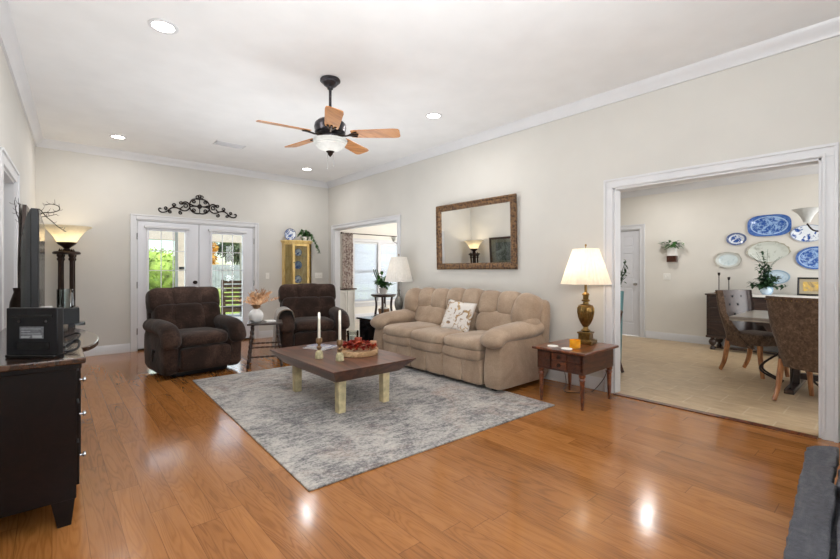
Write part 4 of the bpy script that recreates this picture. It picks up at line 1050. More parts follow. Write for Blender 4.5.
# electronics box near the end
t = thing('electronics_box', 'black electronics box with a grey label, nearest thing on the dark console', 'electronics', (-.062, 2.79, CH+.0005), -41)
MB().box(-.125, .125, -.018, .018, .012, .24).build('housing', 'black', t, bevel=.005)
MB().box(-.12, .12, -.03, .03, 0, .016).build('stand', 'black_gloss', t, bevel=.004)
MB().box(-.10, .10, -.0205, -.018, .195, .208).build('vent_slot', 'black_gloss', t)
MB().box(-.057, .057, -.020, -.018, .092, .15).build('label_sticker', 'label', t)
mb = MB()
for k in range(4): mb.box(-.05, -.005 if k % 2 else .045, -.0206, -.020, .138-k*.012, .1405-k*.012)
mb.box(-.05, -.01, -.0206, -.020, .096, .101).box(.005, .05, -.0206, -.020, .096, .108)
mb.build('label_print', 'label_ink', t)
MB().box(-.07, .085, -.021, -.018, .04, .075).build('port_recess', 'black_gloss', t)
for x in (-.06, .07): 
    o = MB().lathe([(.008, 0), (.008, .002), (0, .002)], n=12).build('screw_hole', 'black_gloss', t); o.location = (x, -.018, .175); o.rotation_euler = (R(90), 0, 0)
mb = MB(); mb.tube(smoothpath([(.06, 2.96, CH+.012), (.095, 2.97, CH+.04), (.11, 2.90, CH+.045), (.10, 2.82, CH+.02), (.06, 2.80, CH+.008), (.045, 2.86, CH+.007)], 6), .006, 7)
mb.tube(smoothpath([(.06, 3.42, CH+.01), (.11, 3.40, CH+.03), (.13, 3.32, CH+.03), (.10, 3.22, CH+.008), (.06, 3.12, CH+.007), (.05, 3.0, CH+.007)], 6), .005, 7)
tag(mb.build('cable', 'black'), 'looped black cable lying on the console top beside the labelled box', 'cable')
mb = MB(); mb.tube(smoothpath([(-.205, 2.96, 1.0), (-.28, 2.93, 1.03), (-.36, 2.94, 1.0), (-.315, 3.02, .9), (-.305, 3.05, .8255)], 6), .005, 6)
tag(mb.build('cable', 'black'), 'black cable running from the labelled box towards the doorway wall', 'cable')
# media box behind it
t = thing('media_box', 'flat dark media box on feet under the clear jar, beyond the labelled box', 'electronics', (.055, 4.13, CH+.0005), 0)
MB().box(-.09, .10, -.09, .09, .028, .145).build('housing', 'black', t, bevel=.005)
for x in (-.06, .055):
    for y in (-.06, .06): MB().box(x-.018, x+.018, y-.018, y+.018, 0, .028).build('rubber_foot', 'black', t)
MB().box(.07, .135, -.085, .03, .014, .036).build('front_lip', 'black_gloss', t, bevel=.003)
o = tag(MB().lathe([(0, 0), (.047, 0), (.05, .01), (.05, .14), (.046, .14), (.046, .008), (0, .007)], n=24).build('glass_jar', 'jar', smooth_angle=60), 'clear glass jar standing on the flat media box', 'jar'); o.location = (.075, 4.12, CH+.146)
o = tag(MB().box(-.04, .04, -.02, .02, 0, .018).build('remote_control', 'linen', bevel=.004), 'small silver remote on top of the flat media box', 'remote'); o.location = (-.022, 4.08, CH+.146); o.rotation_euler = (0, 0, R(80))
# television
t = thing('television', 'flat black television seen edge-on on the dark console', 'television', (-.066, 3.48, CH+.0005), -.7)
MB().box(-.012, .02, -.52, .52, .10, .745).build('bezel', 'black', t, bevel=.004)
MB().box(.02, .022, -.50, .50, .12, .725).build('screen', 'black_gloss', t)
bk = MB(); rs = []
for x, hy, z0, z1 in ((-.012, .515, .105, .74), (-.03, .49, .13, .70), (-.05, .40, .17, .60), (-.058, .33, .2, .52)):
    rs.append([Vector((x, -hy, z0)), Vector((x, hy, z0)), Vector((x, hy, z1)), Vector((x, -hy, z1))])
bk.rings(rs).build('rear_shell', 'tv_back', t, smooth_angle=25)
MB().box(-.025, .01, -.08, .08, .014, .12).build('neck', 'black', t); MB().box(-.11, .09, -.25, .25, 0, .014).build('stand', 'black_gloss', t, bevel=.004)
# slender candlestick and twigs beyond the television
t = thing('candlestick', 'slender black beaded candlestick between the television and the torchiere', 'candlestick', (-.075, 4.23, CH+.0005))
MB().lathe([(0, 0), (.04, 0), (.04, .01), (.012, .03), (.008, .06), (.016, .08), (.008, .1), (.007, .25), (.014, .28), (.007, .31), (.007, .42), (.015, .44), (.007, .46), (.016, .5), (.006, .52), (0, .54)], n=16).build('stem', 'iron', t)
t = thing('twig_vase', 'dark vase behind the television holding bare twigs', 'vase', (-.175, 4.13, CH+.0005))
MB().lathe([(0, 0), (.045, 0), (.06, .08), (.05, .2), (.03, .27), (.035, .3), (.03, .3), (.026, .27), (0, .05)], n=24).build('body', 'bronze', t)
t = thing('bare_twigs', 'curly bare dark twigs rising behind the television', 'twigs', (-.175, 4.13, CH+.15))
rnd = random.Random(21)
mb = MB()
tw = [[(0, 0, 0), (-.0, 0, .3), (-.0, .02, .62), (.0, .0, .70), (.0, .0, .74), (-.005, 0, .755)],
      [(.0, 0, 0), (.01, 0, .3), (.07, .0, .62), (.12, .0, .69), (.17, .0, .70), (.215, .02, .725), (.21, .02, .755), (.17, .02, .765), (.14, .02, .755)],
      [(.0, 0, 0), (.01, 0, .3), (.08, .0, .70), (.15, .0, .66), (.21, .03, .60), (.255, .0, .565)],
      [(.0, 0, 0), (.0, 0, .3), (.06, .0, .60), (.10, .0, .655), (.16, .0, .675), (.20, .0, .69)],
      [(.0, 0, 0), (-.005, 0, .3), (-.0, .0, .60), (-.015, .0, .68), (-.02, .0, .72), (-.025, .0, .76)]]
for ln in tw:
    p = smoothpath(ln, 6); mb.tube(p, [.006-.0042*i/len(p) for i in range(len(p))], 6)
    for i in range(12, len(p), 3):
        d = Vector((rnd.uniform(-1, 1), rnd.uniform(-.4, .4), rnd.uniform(-.4, .6))).normalized()*rnd.uniform(.015, .035)
        mb.tube([p[i], p[i]+d*.6, p[i]+d+Vector((0, 0, .01))], [.002, .0015, .001], 5)
mb.build('branches', 'twig', t)
# framed art on the left wall
t = thing('framed_picture', 'dark framed picture on the left wall behind the television', 'picture', (lw(6.45)+.004, 6.45, 1.16), 0)
t.rotation_euler = (0, R(1.5), -LA)
frame(MB(), .72, .74, [(0, 0), (0, .03), (.02, .036), (.05, .03), (.055, .018), (.055, 0)], 1).build('frame', 'darkwood', t)
MB().box(.004, .010, -.67, .67, .05, .69).build('mat_board', 'mat', t)
MB().box(.010, .012, -.52, .52, .14, .60).build('print', 'art_print', t)
MB().box(.014, .016, -.67, .67, .05, .69).build('glazing', 'jar', t)

# ================================================================== HEARTH
hz = .35
rnd = random.Random(8)
def ragged(x0, y0, x1, y1, n, amp):
    return [(x0+(x1-x0)*i/n + (rnd.uniform(-amp, amp)*.3), y0+(y1-y0)*i/n + (rnd.uniform(-amp, amp) if 0 < i < n else 0)) for i in range(n+1)]
edge = ragged(2.88, .325, 1.35, .225, 60, .0035)
crack = ragged(1.35, .135, 2.46, .185, 14, .006) + [(2.48, .20), (2.66, .205), (2.68, .212)] + ragged(2.7, .205, 3.0, .215, 5, .004)
front = edge + crack
front = front + [(2.985, .25), (2.94, .30)]
t = tag(MB().prism([(x, y, hz-.06) for x, y in front], (0, 0, .06)).build('hearth_slab', 'slate', bevel=.007), 'rough grey slate slab edging the raised hearth in the corner foreground', 'hearth stone')
back = [(x, y-.016) for x, y in crack]
back2 = back + [(3.0, FY+.02), (1.35, FY+.02)]
t = tag(MB().prism([(x, y, hz-.06) for x, y in back2], (0, 0, .055)).build('hearth_slab', 'slate', bevel=.006), 'brown grey slate slab behind the crack of the raised hearth', 'hearth stone')
t = tag(MB().box(1.38, 2.90, FY+.02, .20, 0, hz-.062).build('hearth_base', 'slate', bevel=.004), 'grey stone base carrying the raised hearth slabs', 'hearth')

# ================================================================== DINING ROOM
DWX = 8.33
DH = 2.75
struct(MB().box(DWX, DWX+.12, -1.6, 3.26, 0, DH).box(DWX, DWX+.12, 3.26, 4.02, 2.03, DH).box(DWX, DWX+.12, 4.02, 4.5, 0, DH).build('wall_dining_far', 'cream_wall'))
struct(MB().box(RX+TH, DWX, 4.4, 4.5, 0, DH).build('wall_dining_side', 'cream_wall'))
struct(MB().box(RX+TH, DWX, -1.6, -1.5, 0, DH).build('wall_dining_near', 'cream_wall'))
struct(MB().box(RX+TH, DWX+.12, -1.6, 4.5, DH, DH+.1).build('ceiling_dining', 'ceil'))
crown('trim_11', (DWX, -1.5, 0), (DWX, 4.4, 0), (-1, 0, 0), DH)
crown('trim_12', (RX+TH, 4.4, 0), (DWX, 4.4, 0), (0, -1, 0), DH)
base('baseboard_dining', [((DWX, -1.5, 0), (DWX, 3.16, 0)), ((DWX, 4.12, 0), (DWX, 4.4, 0))], (-1, 0, 0))
casing_x('trim_13', DWX, -1, 3.26, 4.02, 2.03, .09)
root = struct(bpy.data.objects.new('door_3', None)); COL.objects.link(root)
mb = MB(); x0, x1 = DWX+.03, DWX+.065
mb.box(x0+.008, x1, 3.28, 4.0, .01, 2.01)
ys_ = ((3.28, 3.385), (3.59, 3.69), (3.895, 4.0))
for a, b in ys_: mb.box(x0, x1, a, b, .01, 2.01)
for a, b in ((.01, .24), (.93, 1.09), (1.58, 1.70), (1.9, 2.01)):
    for c, d in ((3.385, 3.59), (3.69, 3.895)): mb.box(x0, x1, c, d, a, b)
mb.build('door_leaf', 'door', root, bevel=.004)
for a, b in ((3.385, 3.59), (3.69, 3.895)):
    for c, d in ((.24, .93), (1.09, 1.58), (1.70, 1.9)):
        MB().box(x0+.003, x0+.012, a+.028, b-.028, c+.028, d-.028).build('door_panel', 'door', root, bevel=.003)
o = MB().lathe([(.028, 0), (.028, .006), (.012, .01), (.011, .03), (.026, .042), (.026, .058), (0, .064)], n=16).build('knob', 'nickel', root); o.location = (x0, 3.35, .99); o.rotation_euler = (0, R(-90), 0)
for z in (.3, 1.75):
    MB().tube([(x0-.004, 3.99, z-.045), (x0-.004, 3.99, z+.045)], .008, 8).build('hinge', 'nickel', root)
switch('light_switch', (DWX-.0005, 2.80, 1.14), 90, 2, 'white double switch plate below the wall planter in the dining room')
bpy.data.objects[[o.name for o in COL.objects if o.name.startswith('light_switch')][-1]].rotation_euler = (0, 0, R(-90))
def W(o_y, z): return (DWX-.002, o_y, z)
wall_plate('display_plate', 'small oval plate with dark rim and blue centre, left of the big blue platter', W(1.775, 1.755), .135, .10, 'china_small', group='plates on the dining wall')
wall_plate('display_plate', 'largest blue willow platter, topmost plate on the dining wall', W(1.365, 1.94), .265, .165, 'china_willow', 'oct', group='plates on the dining wall')
wall_plate('display_plate', 'pale shell-shaped platter hanging above the leafy plant', W(1.375, 1.53), .265, .17, 'china_shell', 'fan', group='plates on the dining wall', depth=.03)
wall_plate('display_plate', 'pale lobed oval platter hanging above the black candlesticks', W(1.885, 1.42), .175, .125, 'china_pale', 'lobed', group='plates on the dining wall')
wall_plate('display_plate', 'white oval plate with blue flower sprigs under the chandelier shade', W(.915, 1.79), .20, .125, 'china_floral', group='plates on the dining wall')
wall_plate('display_plate', 'blue willow oval platter hanging above the framed photo', W(.835, 1.43), .22, .165, 'china_willow', group='plates on the dining wall')
wall_plate('display_plate', 'light blue oval plate low on the wall behind the leafy plant', W(1.27, 1.15), .155, .105, 'china_lightblue', group='plates on the dining wall')
# wall planter
t = thing('wall_planter', 'white paper and brown wood wall planter with green foliage in the dining room', 'planter', (DWX-.002, 2.70, 1.40))
MB().box(-.09, 0, -.075, .075, 0, .11).build('wood_box', 'walnut_dark', t, bevel=.003)
MB().taper(-.045, 0, .11, .25, .046, .077, .046, .055).build('paper_sleeve', 'paper', t)
rnd = random.Random(4); lf = MB()
for k in range(90):
    a = rnd.uniform(-1, 1); p = (-.05+rnd.uniform(-.03, .02), a*.06, .25+rnd.uniform(0, .04))
    L_ = rnd.uniform(.05, .10); q_ = (p[0]-rnd.uniform(0, .05), p[1]+a*.10*rnd.random(), p[2]+rnd.uniform(-.01, .07))
    lf.leaf(q_, (-rnd.uniform(0, 1), a+rnd.uniform(-.5, .5), rnd.uniform(-.3, .7)), L_, .04)
lf.build('foliage', 'leaf', t)
fl = MB()
for k in range(8): fl.ell((-.05+rnd.uniform(-.04, 0), rnd.uniform(-.13, .13), .27+rnd.uniform(0, .06)), (.012, .012, .012), nu=8, nv=6)
fl.build('blossom', 'white_cer', t)
# sideboard
SX0, SX1, SY0, SY1 = 7.83, 8.29, .15, 2.06
t = thing('sideboard', 'dark carved wood sideboard under the plates in the dining room', 'sideboard', (0, 0, 0))
MB().box(SX0-.02, SX1, SY0-.02, SY1+.02, .86, .885).build('worktop', 'sideboard', t, bevel=.006)
MB().box(SX0, SX1, SY0, SY1, .22, .86).build('case', 'sideboard', t, bevel=.003)
MB().box(SX0-.01, SX1, SY0-.01, SY1+.01, .19, .225).build('moulding', 'sideboard', t, bevel=.006)
for a, b in ((1.55, 2.02), (.19, .66)):
    for c, d in ((.69, .83), (.47, .67), (.25, .45)):
        dr = MB().box(SX0-.014, SX0, a, b, c, d).build('drawer', 'sideboard', t, bevel=.005)
        MB().ell((SX0-.024, (a+b)/2, (c+d)/2), (.012, .014, .014), nu=10, nv=8).build('knob', 'bronze', dr)
for a, b in ((1.12, 1.50), (.71, 1.08)):
    dr = MB().box(SX0-.014, SX0, a, b, .25, .83).box(SX0-.022, SX0-.014, a+.05, b-.05, .31, .77).build('door', 'sideboard', t, bevel=.005)
    MB().ell((SX0-.024, b-.03 if a < 1 else a+.03, .55), (.012, .014, .014), nu=10, nv=8).build('knob', 'bronze', dr)
for y in (SY0+.07, SY1-.07):
    for x in (SX0+.05, SX1-.05): MB().lathe([(0, 0), (.03, 0), (.04, .02), (.03, .045), (.018, .06), (.045, .09), (.055, .125), (.04, .16), (.025, .175), (.035, .19)], (x, y, 0), 20).build('bun_foot', 'sideboard', t)
MB().box(SX0+.04, SX0+.06, SY0+.1, SY1-.1, .03, .05).build('stretcher', 'sideboard', t)
STP = .8855
o = tag(MB().box(SX0+.02, SX1-.04, SY0+.1, 1.78, STP, STP+.004).box(SX0-.024, SX0+.02, SY0+.1, 1.78, STP, STP+.004).box(SX0-.028, SX0-.024, SY0+.1, 1.78, STP-.03, STP+.004).build('table_runner', 'linen'), 'white linen runner along the dark sideboard top', 'table runner')
def tallstick(label, y, h):
    t = thing('candlestick', label, 'candlestick', (7.98, y, STP+.0005), 0, 'black candlesticks on the sideboard')
    MB().lathe([(0, 0), (.035, 0), (.035, .008), (.01, .02), (.006, .05), (.006, h-.05), (.012, h-.045), (.018, h-.03), (.018, h), (0, h)], n=14).build('stem', 'iron', t)
tallstick('taller black candlestick at the end of the sideboard below the pale platter', 1.93, .33)
tallstick('shorter black candlestick on the sideboard, next to the white runner', 1.80, .26)
t = thing('potted_plant', 'leafy green plant in a white blue pot on the sideboard runner', 'plant', (8.0, 1.34, STP+.0045))
MB().lathe([(0, 0), (.05, 0), (.075, .04), (.08, .09), (.06, .12), (.055, .12), (.07, .09), (0, .08)], n=24).build('pot', 'china_lightblue', t)
rnd = random.Random(9); lf = MB(); sm = MB()
for k in range(26):
    a = rnd.uniform(0, 2*PI); hh = rnd.uniform(.1, .55) if k % 2 else rnd.uniform(.02, .2); sp = .05+.17*(1-hh/.6)*rnd.random()
    if k < 6: hh, sp = .02, .22
    e = Vector((sp*math.cos(a)*.6, sp*math.sin(a), .1+hh)); e.x = min(e.x, .18)
    pts = smoothpath([(0, 0, .09), (e.x*.4, e.y*.4, .1+hh*.6), e], 5); sm.tube(pts, .003, 5)
    for p in pts[3:]:
        for q_ in range(3): lf.leaf(p, (rnd.uniform(-1, .4), rnd.uniform(-1, 1), rnd.uniform(-.3, .8)), rnd.uniform(.05, .08), .035)
for k in range(7):
    a = rnd.uniform(0, 2*PI); sm.tube(smoothpath([(0, 0, .1), (.04*math.cos(a), .05*math.sin(a), .4), (.08*math.cos(a), .2*math.sin(a), .55+.12*rnd.random())], 5), .002, 5)
sm.build('stem', 'leaf_dark', t); lf.build('foliage', 'leaf_dark', t)
t = thing('photo_frame', 'black framed yellow photo standing on the sideboard', 'picture frame', (8.04, .86, STP+.0085), 0)
t.rotation_euler = (0, R(6), R(-4))
frame(MB(), .145, .255, [(0, 0), (0, .016), (.012, .02), (.022, .014), (.022, 0)]).build('frame', 'black', t)
MB().box(-.008, 0, -.125, .125, .02, .235).build('mat_board', 'mat', t); MB().box(-.0095, -.008, -.085, .085, .06, .195).build('print', 'photo_yellow', t)
MB().box(0, .05, -.05, .05, .0, .008).build('easel_foot', 'black', t)

# dining table on an iron trestle base
TZ = .76
t = thing('dining_table', 'grey topped dining table with curved iron trestle base', 'dining table', (0, 0, 0))
MB().box(5.42, 6.52, -.75, 1.22, TZ-.045, TZ).build('tabletop', 'grey_top', t, bevel=.004)
MB().box(5.55, 6.39, -.55, 1.02, TZ-.09, TZ-.045).build('apron', 'sideboard', t)
MB().box(5.58, 6.36, .72, .80, 0, .045).build('floor_beam', 'sideboard', t, bevel=.005)
MB().box(5.94, 6.02, -.55, .72, .10, .16).build('stretcher_beam', 'sideboard', t, bevel=.005)
MB().box(5.93, 6.01, .72, .80, .045, TZ-.09).build('post', 'sideboard', t, bevel=.005)
ir = MB()
for s in (-1, 1):
    ir.tube(smoothpath([(5.97+s*.30, .76, TZ-.09), (5.97+s*.12, .76, .52), (5.97+s*.10, .76, .34), (5.97+s*.22, .76, .14), (5.97+s*.34, .76, .05)], 8), .011, 8)
    ir.tube(smoothpath([(5.97+s*.05, .70, .50), (5.97+s*.02, .9, .34), (5.97+s*.05, 1.05, .16), (5.97+s*.03, .86, .04)], 8), .011, 8)
ir.tube(smoothpath([(5.74, .66, .50), (5.66, .66, .32), (5.68, .58, .14), (5.75, .45, .05), (5.86, .3, .05)], 8), .011, 8)
ir.build('iron_scroll', 'iron', t)
def dining_chair(label, loc, rz):
    """faces local -y; wrapped barrel back with nailhead edge, tufted inner face, sabre legs"""
    t = thing('dining_chair', label, 'dining chair', loc, rz, 'upholstered dining chairs')
    MB().ell((0, -.02, .44), (.235, .235, .07), (.35, .25), nu=36, nv=12).build('seat', 'chair_tweed', t)
    out, inn = MB(), MB(); rs, ri = [], []
    zs = [.34, .42, .5, .6, .72, .84, .94, 1.0]
    for z in zs:
        u = (z-.34)/.66; wing = .30*(1-min(1, u/.55))**1.2; lean = .10*u; hw = .232+.028*u
        o_, i_ = [], []
        for k in range(-10, 11):
            v = k/10; x = hw*math.sin(v*PI/2*.98); y0 = .215+lean
            fwd = (abs(v)**3)*(.05+wing)
            o_.append(Vector((x*1.05, y0+.045*math.cos(v*PI/2) - fwd, z))); i_.append(Vector((x*.88, y0-.045+.03*math.cos(v*PI/2) - fwd*.93, z)))
        rs.append(o_); ri.append(i_)
    def sheet(mb, g):
        b = [[mb.bm.verts.new(p) for p in r] for r in g]
        for a in range(len(b)-1):
            for c in range(len(b[0])-1): mb.bm.faces.new((b[a][c], b[a][c+1], b[a+1][c+1], b[a+1][c]))
        return b
    A = sheet(out, rs)
    # rim joining outer and inner face
    rim = [r for r in (rs[-1],)]
    B = [[out.bm.verts.new(p) for p in g] for g in (ri[-1],)][0]
    for c in range(len(B)-1): out.bm.faces.new((A[-1][c], A[-1][c+1], B[c+1], B[c]))
    for side in (0, -1):
        col = [out.bm.verts.new(r[side]) for r in ri]
        for a in range(len(col)-1): out.bm.faces.new((A[a][side], A[a+1][side], col[a+1], col[a]))
    bb = [out.bm.verts.new(p) for p in ri[0]]
    for c in range(len(bb)-1): out.bm.faces.new((A[0][c], A[0][c+1], bb[c+1], bb[c]))
    out.build('backrest', 'chair_tweed', t, smooth_angle=50, weld=True)
    sheet(inn, ri); inn.build('inner_back', 'chair_leather', t, smooth_angle=60)
    for z, n in ((.70, 3), (.82, 2), (.92, 3)):
        for k in range(n):
            x = (k-(n-1)/2)*.13; lean = .10*(z-.34)/.66
            MB().ell((x, .215+lean-.045+.026, z), (.016, .008, .016), nu=10, nv=6).build('tuft_button', 'black', t)
    nh = MB()
    for k in range(0, 21):
        p = rs[-1][k]; nh.ell((p.x, p.y+.002, p.z-.03), (.006, .006, .006), nu=6, nv=4)
    nh.build('nailhead', 'brass', t)
    for sx in (-1, 1):
        pts = smoothpath([(sx*.185, .19, .40), (sx*.19, .21, .26), (sx*.19, .24, .12), (sx*.19, .29, 0.012)], 6); n = len(pts)
        MB().tube(pts, [.036-.014*i/n for i in range(n)], 10, .75).build('leg', 'chairleg', t)
        pts = smoothpath([(sx*.185, -.19, .40), (sx*.185, -.20, .2), (sx*.185, -.225, .012)], 6); n = len(pts)
        MB().tube(pts, [.032-.012*i/n for i in range(n)], 10, .85).build('leg', 'chairleg', t)
    return t
dining_chair('brown dining chair at the table end, tufted inner back showing', (6.36, 1.17, 0), -27)
dining_chair('brown tweed dining chair seen from behind, close to the opening', (5.36, .52, 0), 66)
# chandelier
t = thing('chandelier', 'dark metal chandelier with pale glass shades over the dining table', 'chandelier', (6.1, .3, 0))
MB().lathe([(0, 2.75), (.06, 2.75), (.06, 2.73), (.01, 2.71), (.008, 2.0), (.03, 1.98), (.045, 1.9), (.03, 1.82), (.015, 1.72), (0, 1.68)], n=20).build('stem', 'iron', t)
for k in range(5):
    a = R(105+72*k); d = Vector((math.cos(a), math.sin(a), 0))
    MB().tube(smoothpath([d*.03+Vector((0, 0, 1.84)), d*.16+Vector((0, 0, 1.67)), d*.32+Vector((0, 0, 1.66)), d*.385+Vector((0, 0, 1.74))], 6), .008, 8).build('arm', 'iron', t)
    mb = MB(); mb.lathe([(.03, 0), (.033, .02), (.055, .07), (.085, .11), (.125, .145), (.12, .145), (.08, .112), (.05, .07), (.028, .02)], tuple(d*.385+Vector((0, 0, 1.75))), 28, cap=False); mb.build('glass_shade', 'bowl_white', t)
light('chandelier_bulb', 'POINT', (0, 0, 1.95), 8, (1, .9, .78), size=.1, parent=t)
can((7.3, 2.75), 'recessed light in the dining room ceiling, hidden above the opening header', 18, DH)
bpy.data.objects[[o.name for o in COL.objects if o.name.startswith('recessed_light')][-1]]['label'] = 'recessed light in the dining room ceiling near the plate wall'
# carved chair standing behind the jamb and tall plant
t = thing('wooden_chair', 'carved wooden side chair half hidden behind the dining opening jamb', 'chair', (5.02, 2.47, 0), 180)
MB().box(-.21, .21, -.2, .2, .41, .45).build('seat', 'walnut_dark', t, bevel=.01)
for sx in (-1, 1):
    MB().tube(smoothpath([(sx*.185, .235, .012), (sx*.185, .19, .16), (sx*.185, .175, .4), (sx*.185, .185, .56), (sx*.185, .21, .74)], 6), .019, 10).build('leg', 'walnut_dark', t)
    MB().tube(smoothpath([(sx*.185, -.20, .012), (sx*.185, -.17, .14), (sx*.185, -.18, .41)], 6), .02, 10).build('leg', 'walnut_dark', t)
MB().tube(smoothpath([(-.2, .21, .74), (0, .225, .78), (.2, .21, .74)], 6), .022, 10).build('crest_rail', 'walnut_dark', t)
MB().tube([(-.185, .19, .58), (.185, .19, .58)], .014, 8).build('back_rail', 'walnut_dark', t)
t = thing('tall_plant', 'dark leafy plant in a tall teal planter behind the dining opening jamb', 'plant', (5.52, 2.49, 0))
MB().lathe([(0, 0), (.09, 0), (.10, .3), (.11, .7), (.125, .98), (.115, .98), (.1, .7), (0, .6)], n=24).build('planter', 'teal', t)
rnd = random.Random(14); lf = MB(); sm = MB()
for k in range(16):
    a = rnd.uniform(0, 2*PI); e = Vector((.2*math.cos(a)*rnd.random(), .2*math.sin(a)*rnd.uniform(.4, 1), rnd.uniform(1.1, 1.38)))
    pts = smoothpath([(0, 0, .9), (e.x*.4, e.y*.4, 1.1), e], 5); sm.tube(pts, .004, 5)
    for p in pts[3:]:
        for q_ in range(2): lf.leaf(p, (rnd.uniform(-1, 1), rnd.uniform(-1, 1), rnd.uniform(-.2, .8)), rnd.uniform(.06, .1), .03)
sm.build('stem', 'leaf_dark', t); lf.build('foliage', 'leaf_dark', t)

# ================================================================== SUNROOM
SY = 9.3; SH = 2.62
WX0, WX1, WZ0, WZ1 = 5.86, 7.45, .44, 2.0
struct(MB().box(RX+TH, WX0, SY, SY+.12, 0, SH).box(WX1, 9.3, SY, SY+.12, 0, SH).box(WX0, WX1, SY, SY+.12, 0, WZ0).box(WX0, WX1, SY, SY+.12, WZ1, SH).build('wall_sunroom_back', 'sun_wall'))
struct(MB().box(9.2, 9.3, 4.5, SY, 0, SH).build('wall_sunroom_side', 'sun_wall'))
struct(MB().box(RX+TH, 9.3, 4.5, 4.56, 0, SH).build('wall_sunroom_near', 'sun_wall'))
struct(MB().box(RX+TH, 9.3, 4.5, SY+.12, SH, SH+.1).build('ceiling_sunroom', 'ceil'))
struct(MB().box(RX, RX+TH, BY+.12, SY+.12, 0, SH).build('wall_sunroom_left', 'sun_wall'))
base('baseboard_sunroom', [((RX+TH, SY, 0), (9.2, SY, 0))], (0, -1, 0))
root = struct(bpy.data.objects.new('window_1', None)); COL.objects.link(root)
mb = MB()
for a, b, c, d in ((WX0-.08, WX0, WZ0-.02, WZ1+.08), (WX1, WX1+.08, WZ0-.02, WZ1+.08), (WX0, WX1, WZ1, WZ1+.08)): mb.box(a, b, SY-.02, SY, c, d)
mb.box((WX0+WX1)/2-.05, (WX0+WX1)/2+.05, SY-.02, SY+.1, WZ0, WZ1); mb.build('window_frame', 'trim', root, bevel=.003)
MB().box(WX0-.1, WX1+.1, SY-.05, SY, WZ0-.05, WZ0-.015).box(WX0-.08, WX1+.08, SY-.018, SY, WZ0-.13, WZ0-.05).build('sill', 'trim', root, bevel=.004)
sh = MB()
for a, b in ((WX0, (WX0+WX1)/2-.05), ((WX0+WX1)/2+.05, WX1)):
    for c, d in ((WZ0, WZ0+.05), (1.2, 1.26), (WZ1-.04, WZ1)): sh.box(a, b, SY+.05, SY+.08, c, d)
    for x in (a, b-.04): sh.box(x, x+.04, SY+.05, SY+.08, WZ0, WZ1)
for a, b in ((WX0, (WX0+WX1)/2-.05), ((WX0+WX1)/2+.05, WX1)):
    for k in (1, 2): sh.box(a+(b-a)*k/3-.008, a+(b-a)*k/3+.008, SY+.055, SY+.075, WZ0, WZ1)
    for z in (.72, .97, 1.47, 1.73): sh.box(a, b, SY+.056, SY+.074, z-.008, z+.008)
sh.build('sash', 'trim', root)
MB().box(WX0, WX1, SY+.063, SY+.067, WZ0, WZ1).build('pane', 'glass', root)
for i, (a, b) in enumerate(((WX0+.01, (WX0+WX1)/2-.06), ((WX0+WX1)/2+.06, WX1-.01))):
    t = thing('window_blind', ('white slatted blind in the sunroom window half beside the curtain', 'white slatted blind in the sunroom window half behind the lamp')[i], 'blind', (0, SY+.02, 0), 0, 'sunroom blinds')
    MB().box(a, b, -.02, .02, WZ1-.05, WZ1-.005).build('headrail', 'trim', t)
    sl = MB()
    for k in range(46):
        z = WZ0+.03+k*.0325; sl.box(a, b, -.018, .018, z-.0012, z+.0012, rotm(rx=-52))
    sl.build('slats', 'slat', t); MB().box(a, b, -.014, .014, WZ0+.003, WZ0+.018).build('bottom_rail', 'trim', t)
t = thing('curtain', 'taupe leaf patterned curtain hanging beside the sunroom window', 'curtain', (0, SY-.10, 0))
mb = MB(); g = []
for z in (.06, .8, 1.5, 2.1, 2.2):
    g.append([mb.bm.verts.new((5.46+.30*i/40, .035*math.sin(i/40*2*PI*4), z)) for i in range(41)])
for a in range(4):
    for i in range(40): mb.bm.faces.new((g[a][i], g[a][i+1], g[a+1][i+1], g[a+1][i]))
o = mb.build('panel', 'curtain', t, smooth_angle=180); md = o.modifiers.new('thick', 'SOLIDIFY'); md.thickness = .004
t = thing('curtain_rod', 'thin dark curtain rod across the top of the sunroom window', 'curtain rod', (0, SY-.10, 2.19))
MB().tube([(5.44, 0, 0), (7.9, 0, 0)], .011, 10).build('rod', 'bronze', t); MB().ell((5.43, 0, 0), (.025, .025, .025), nu=12, nv=8).ell((7.91, 0, 0), (.025, .025, .025), nu=12, nv=8).build('finial', 'bronze', t)
for x in (5.47, 7.85): MB().box(x-.01, x+.01, 0, .099, -.012, .012).build('bracket', 'bronze', t)
# base cabinet with dark counter by the opening
t = thing('base_cabinet', 'white panelled base cabinet with dark counter in the sunroom corner', 'cabinet', (0, 0, 0))
MB().box(4.43, 4.82, 7.62, 8.3, 0, .85).build('case', 'cab_white', t, bevel=.002)
MB().box(4.425, 4.85, 7.59, 8.32, .85, .88).build('countertop', 'espresso_top', t, bevel=.004)
for a, b in ((4.44, 4.62), (4.63, 4.81)):
    d = MB().box(a, a+.03, 7.60, 7.62, .1, .83).box(b-.03, b, 7.60, 7.62, .1, .83).box(a+.03, b-.03, 7.60, 7.62, .1, .15).box(a+.03, b-.03, 7.60, 7.62, .78, .83).box(a+.03, b-.03, 7.612, 7.62, .15, .78).build('door', 'cab_white', t, bevel=.002)
MB().ell((4.83, 7.9, .6), (.012, .012, .012), nu=8, nv=6).build('knob', 'nickel', t)
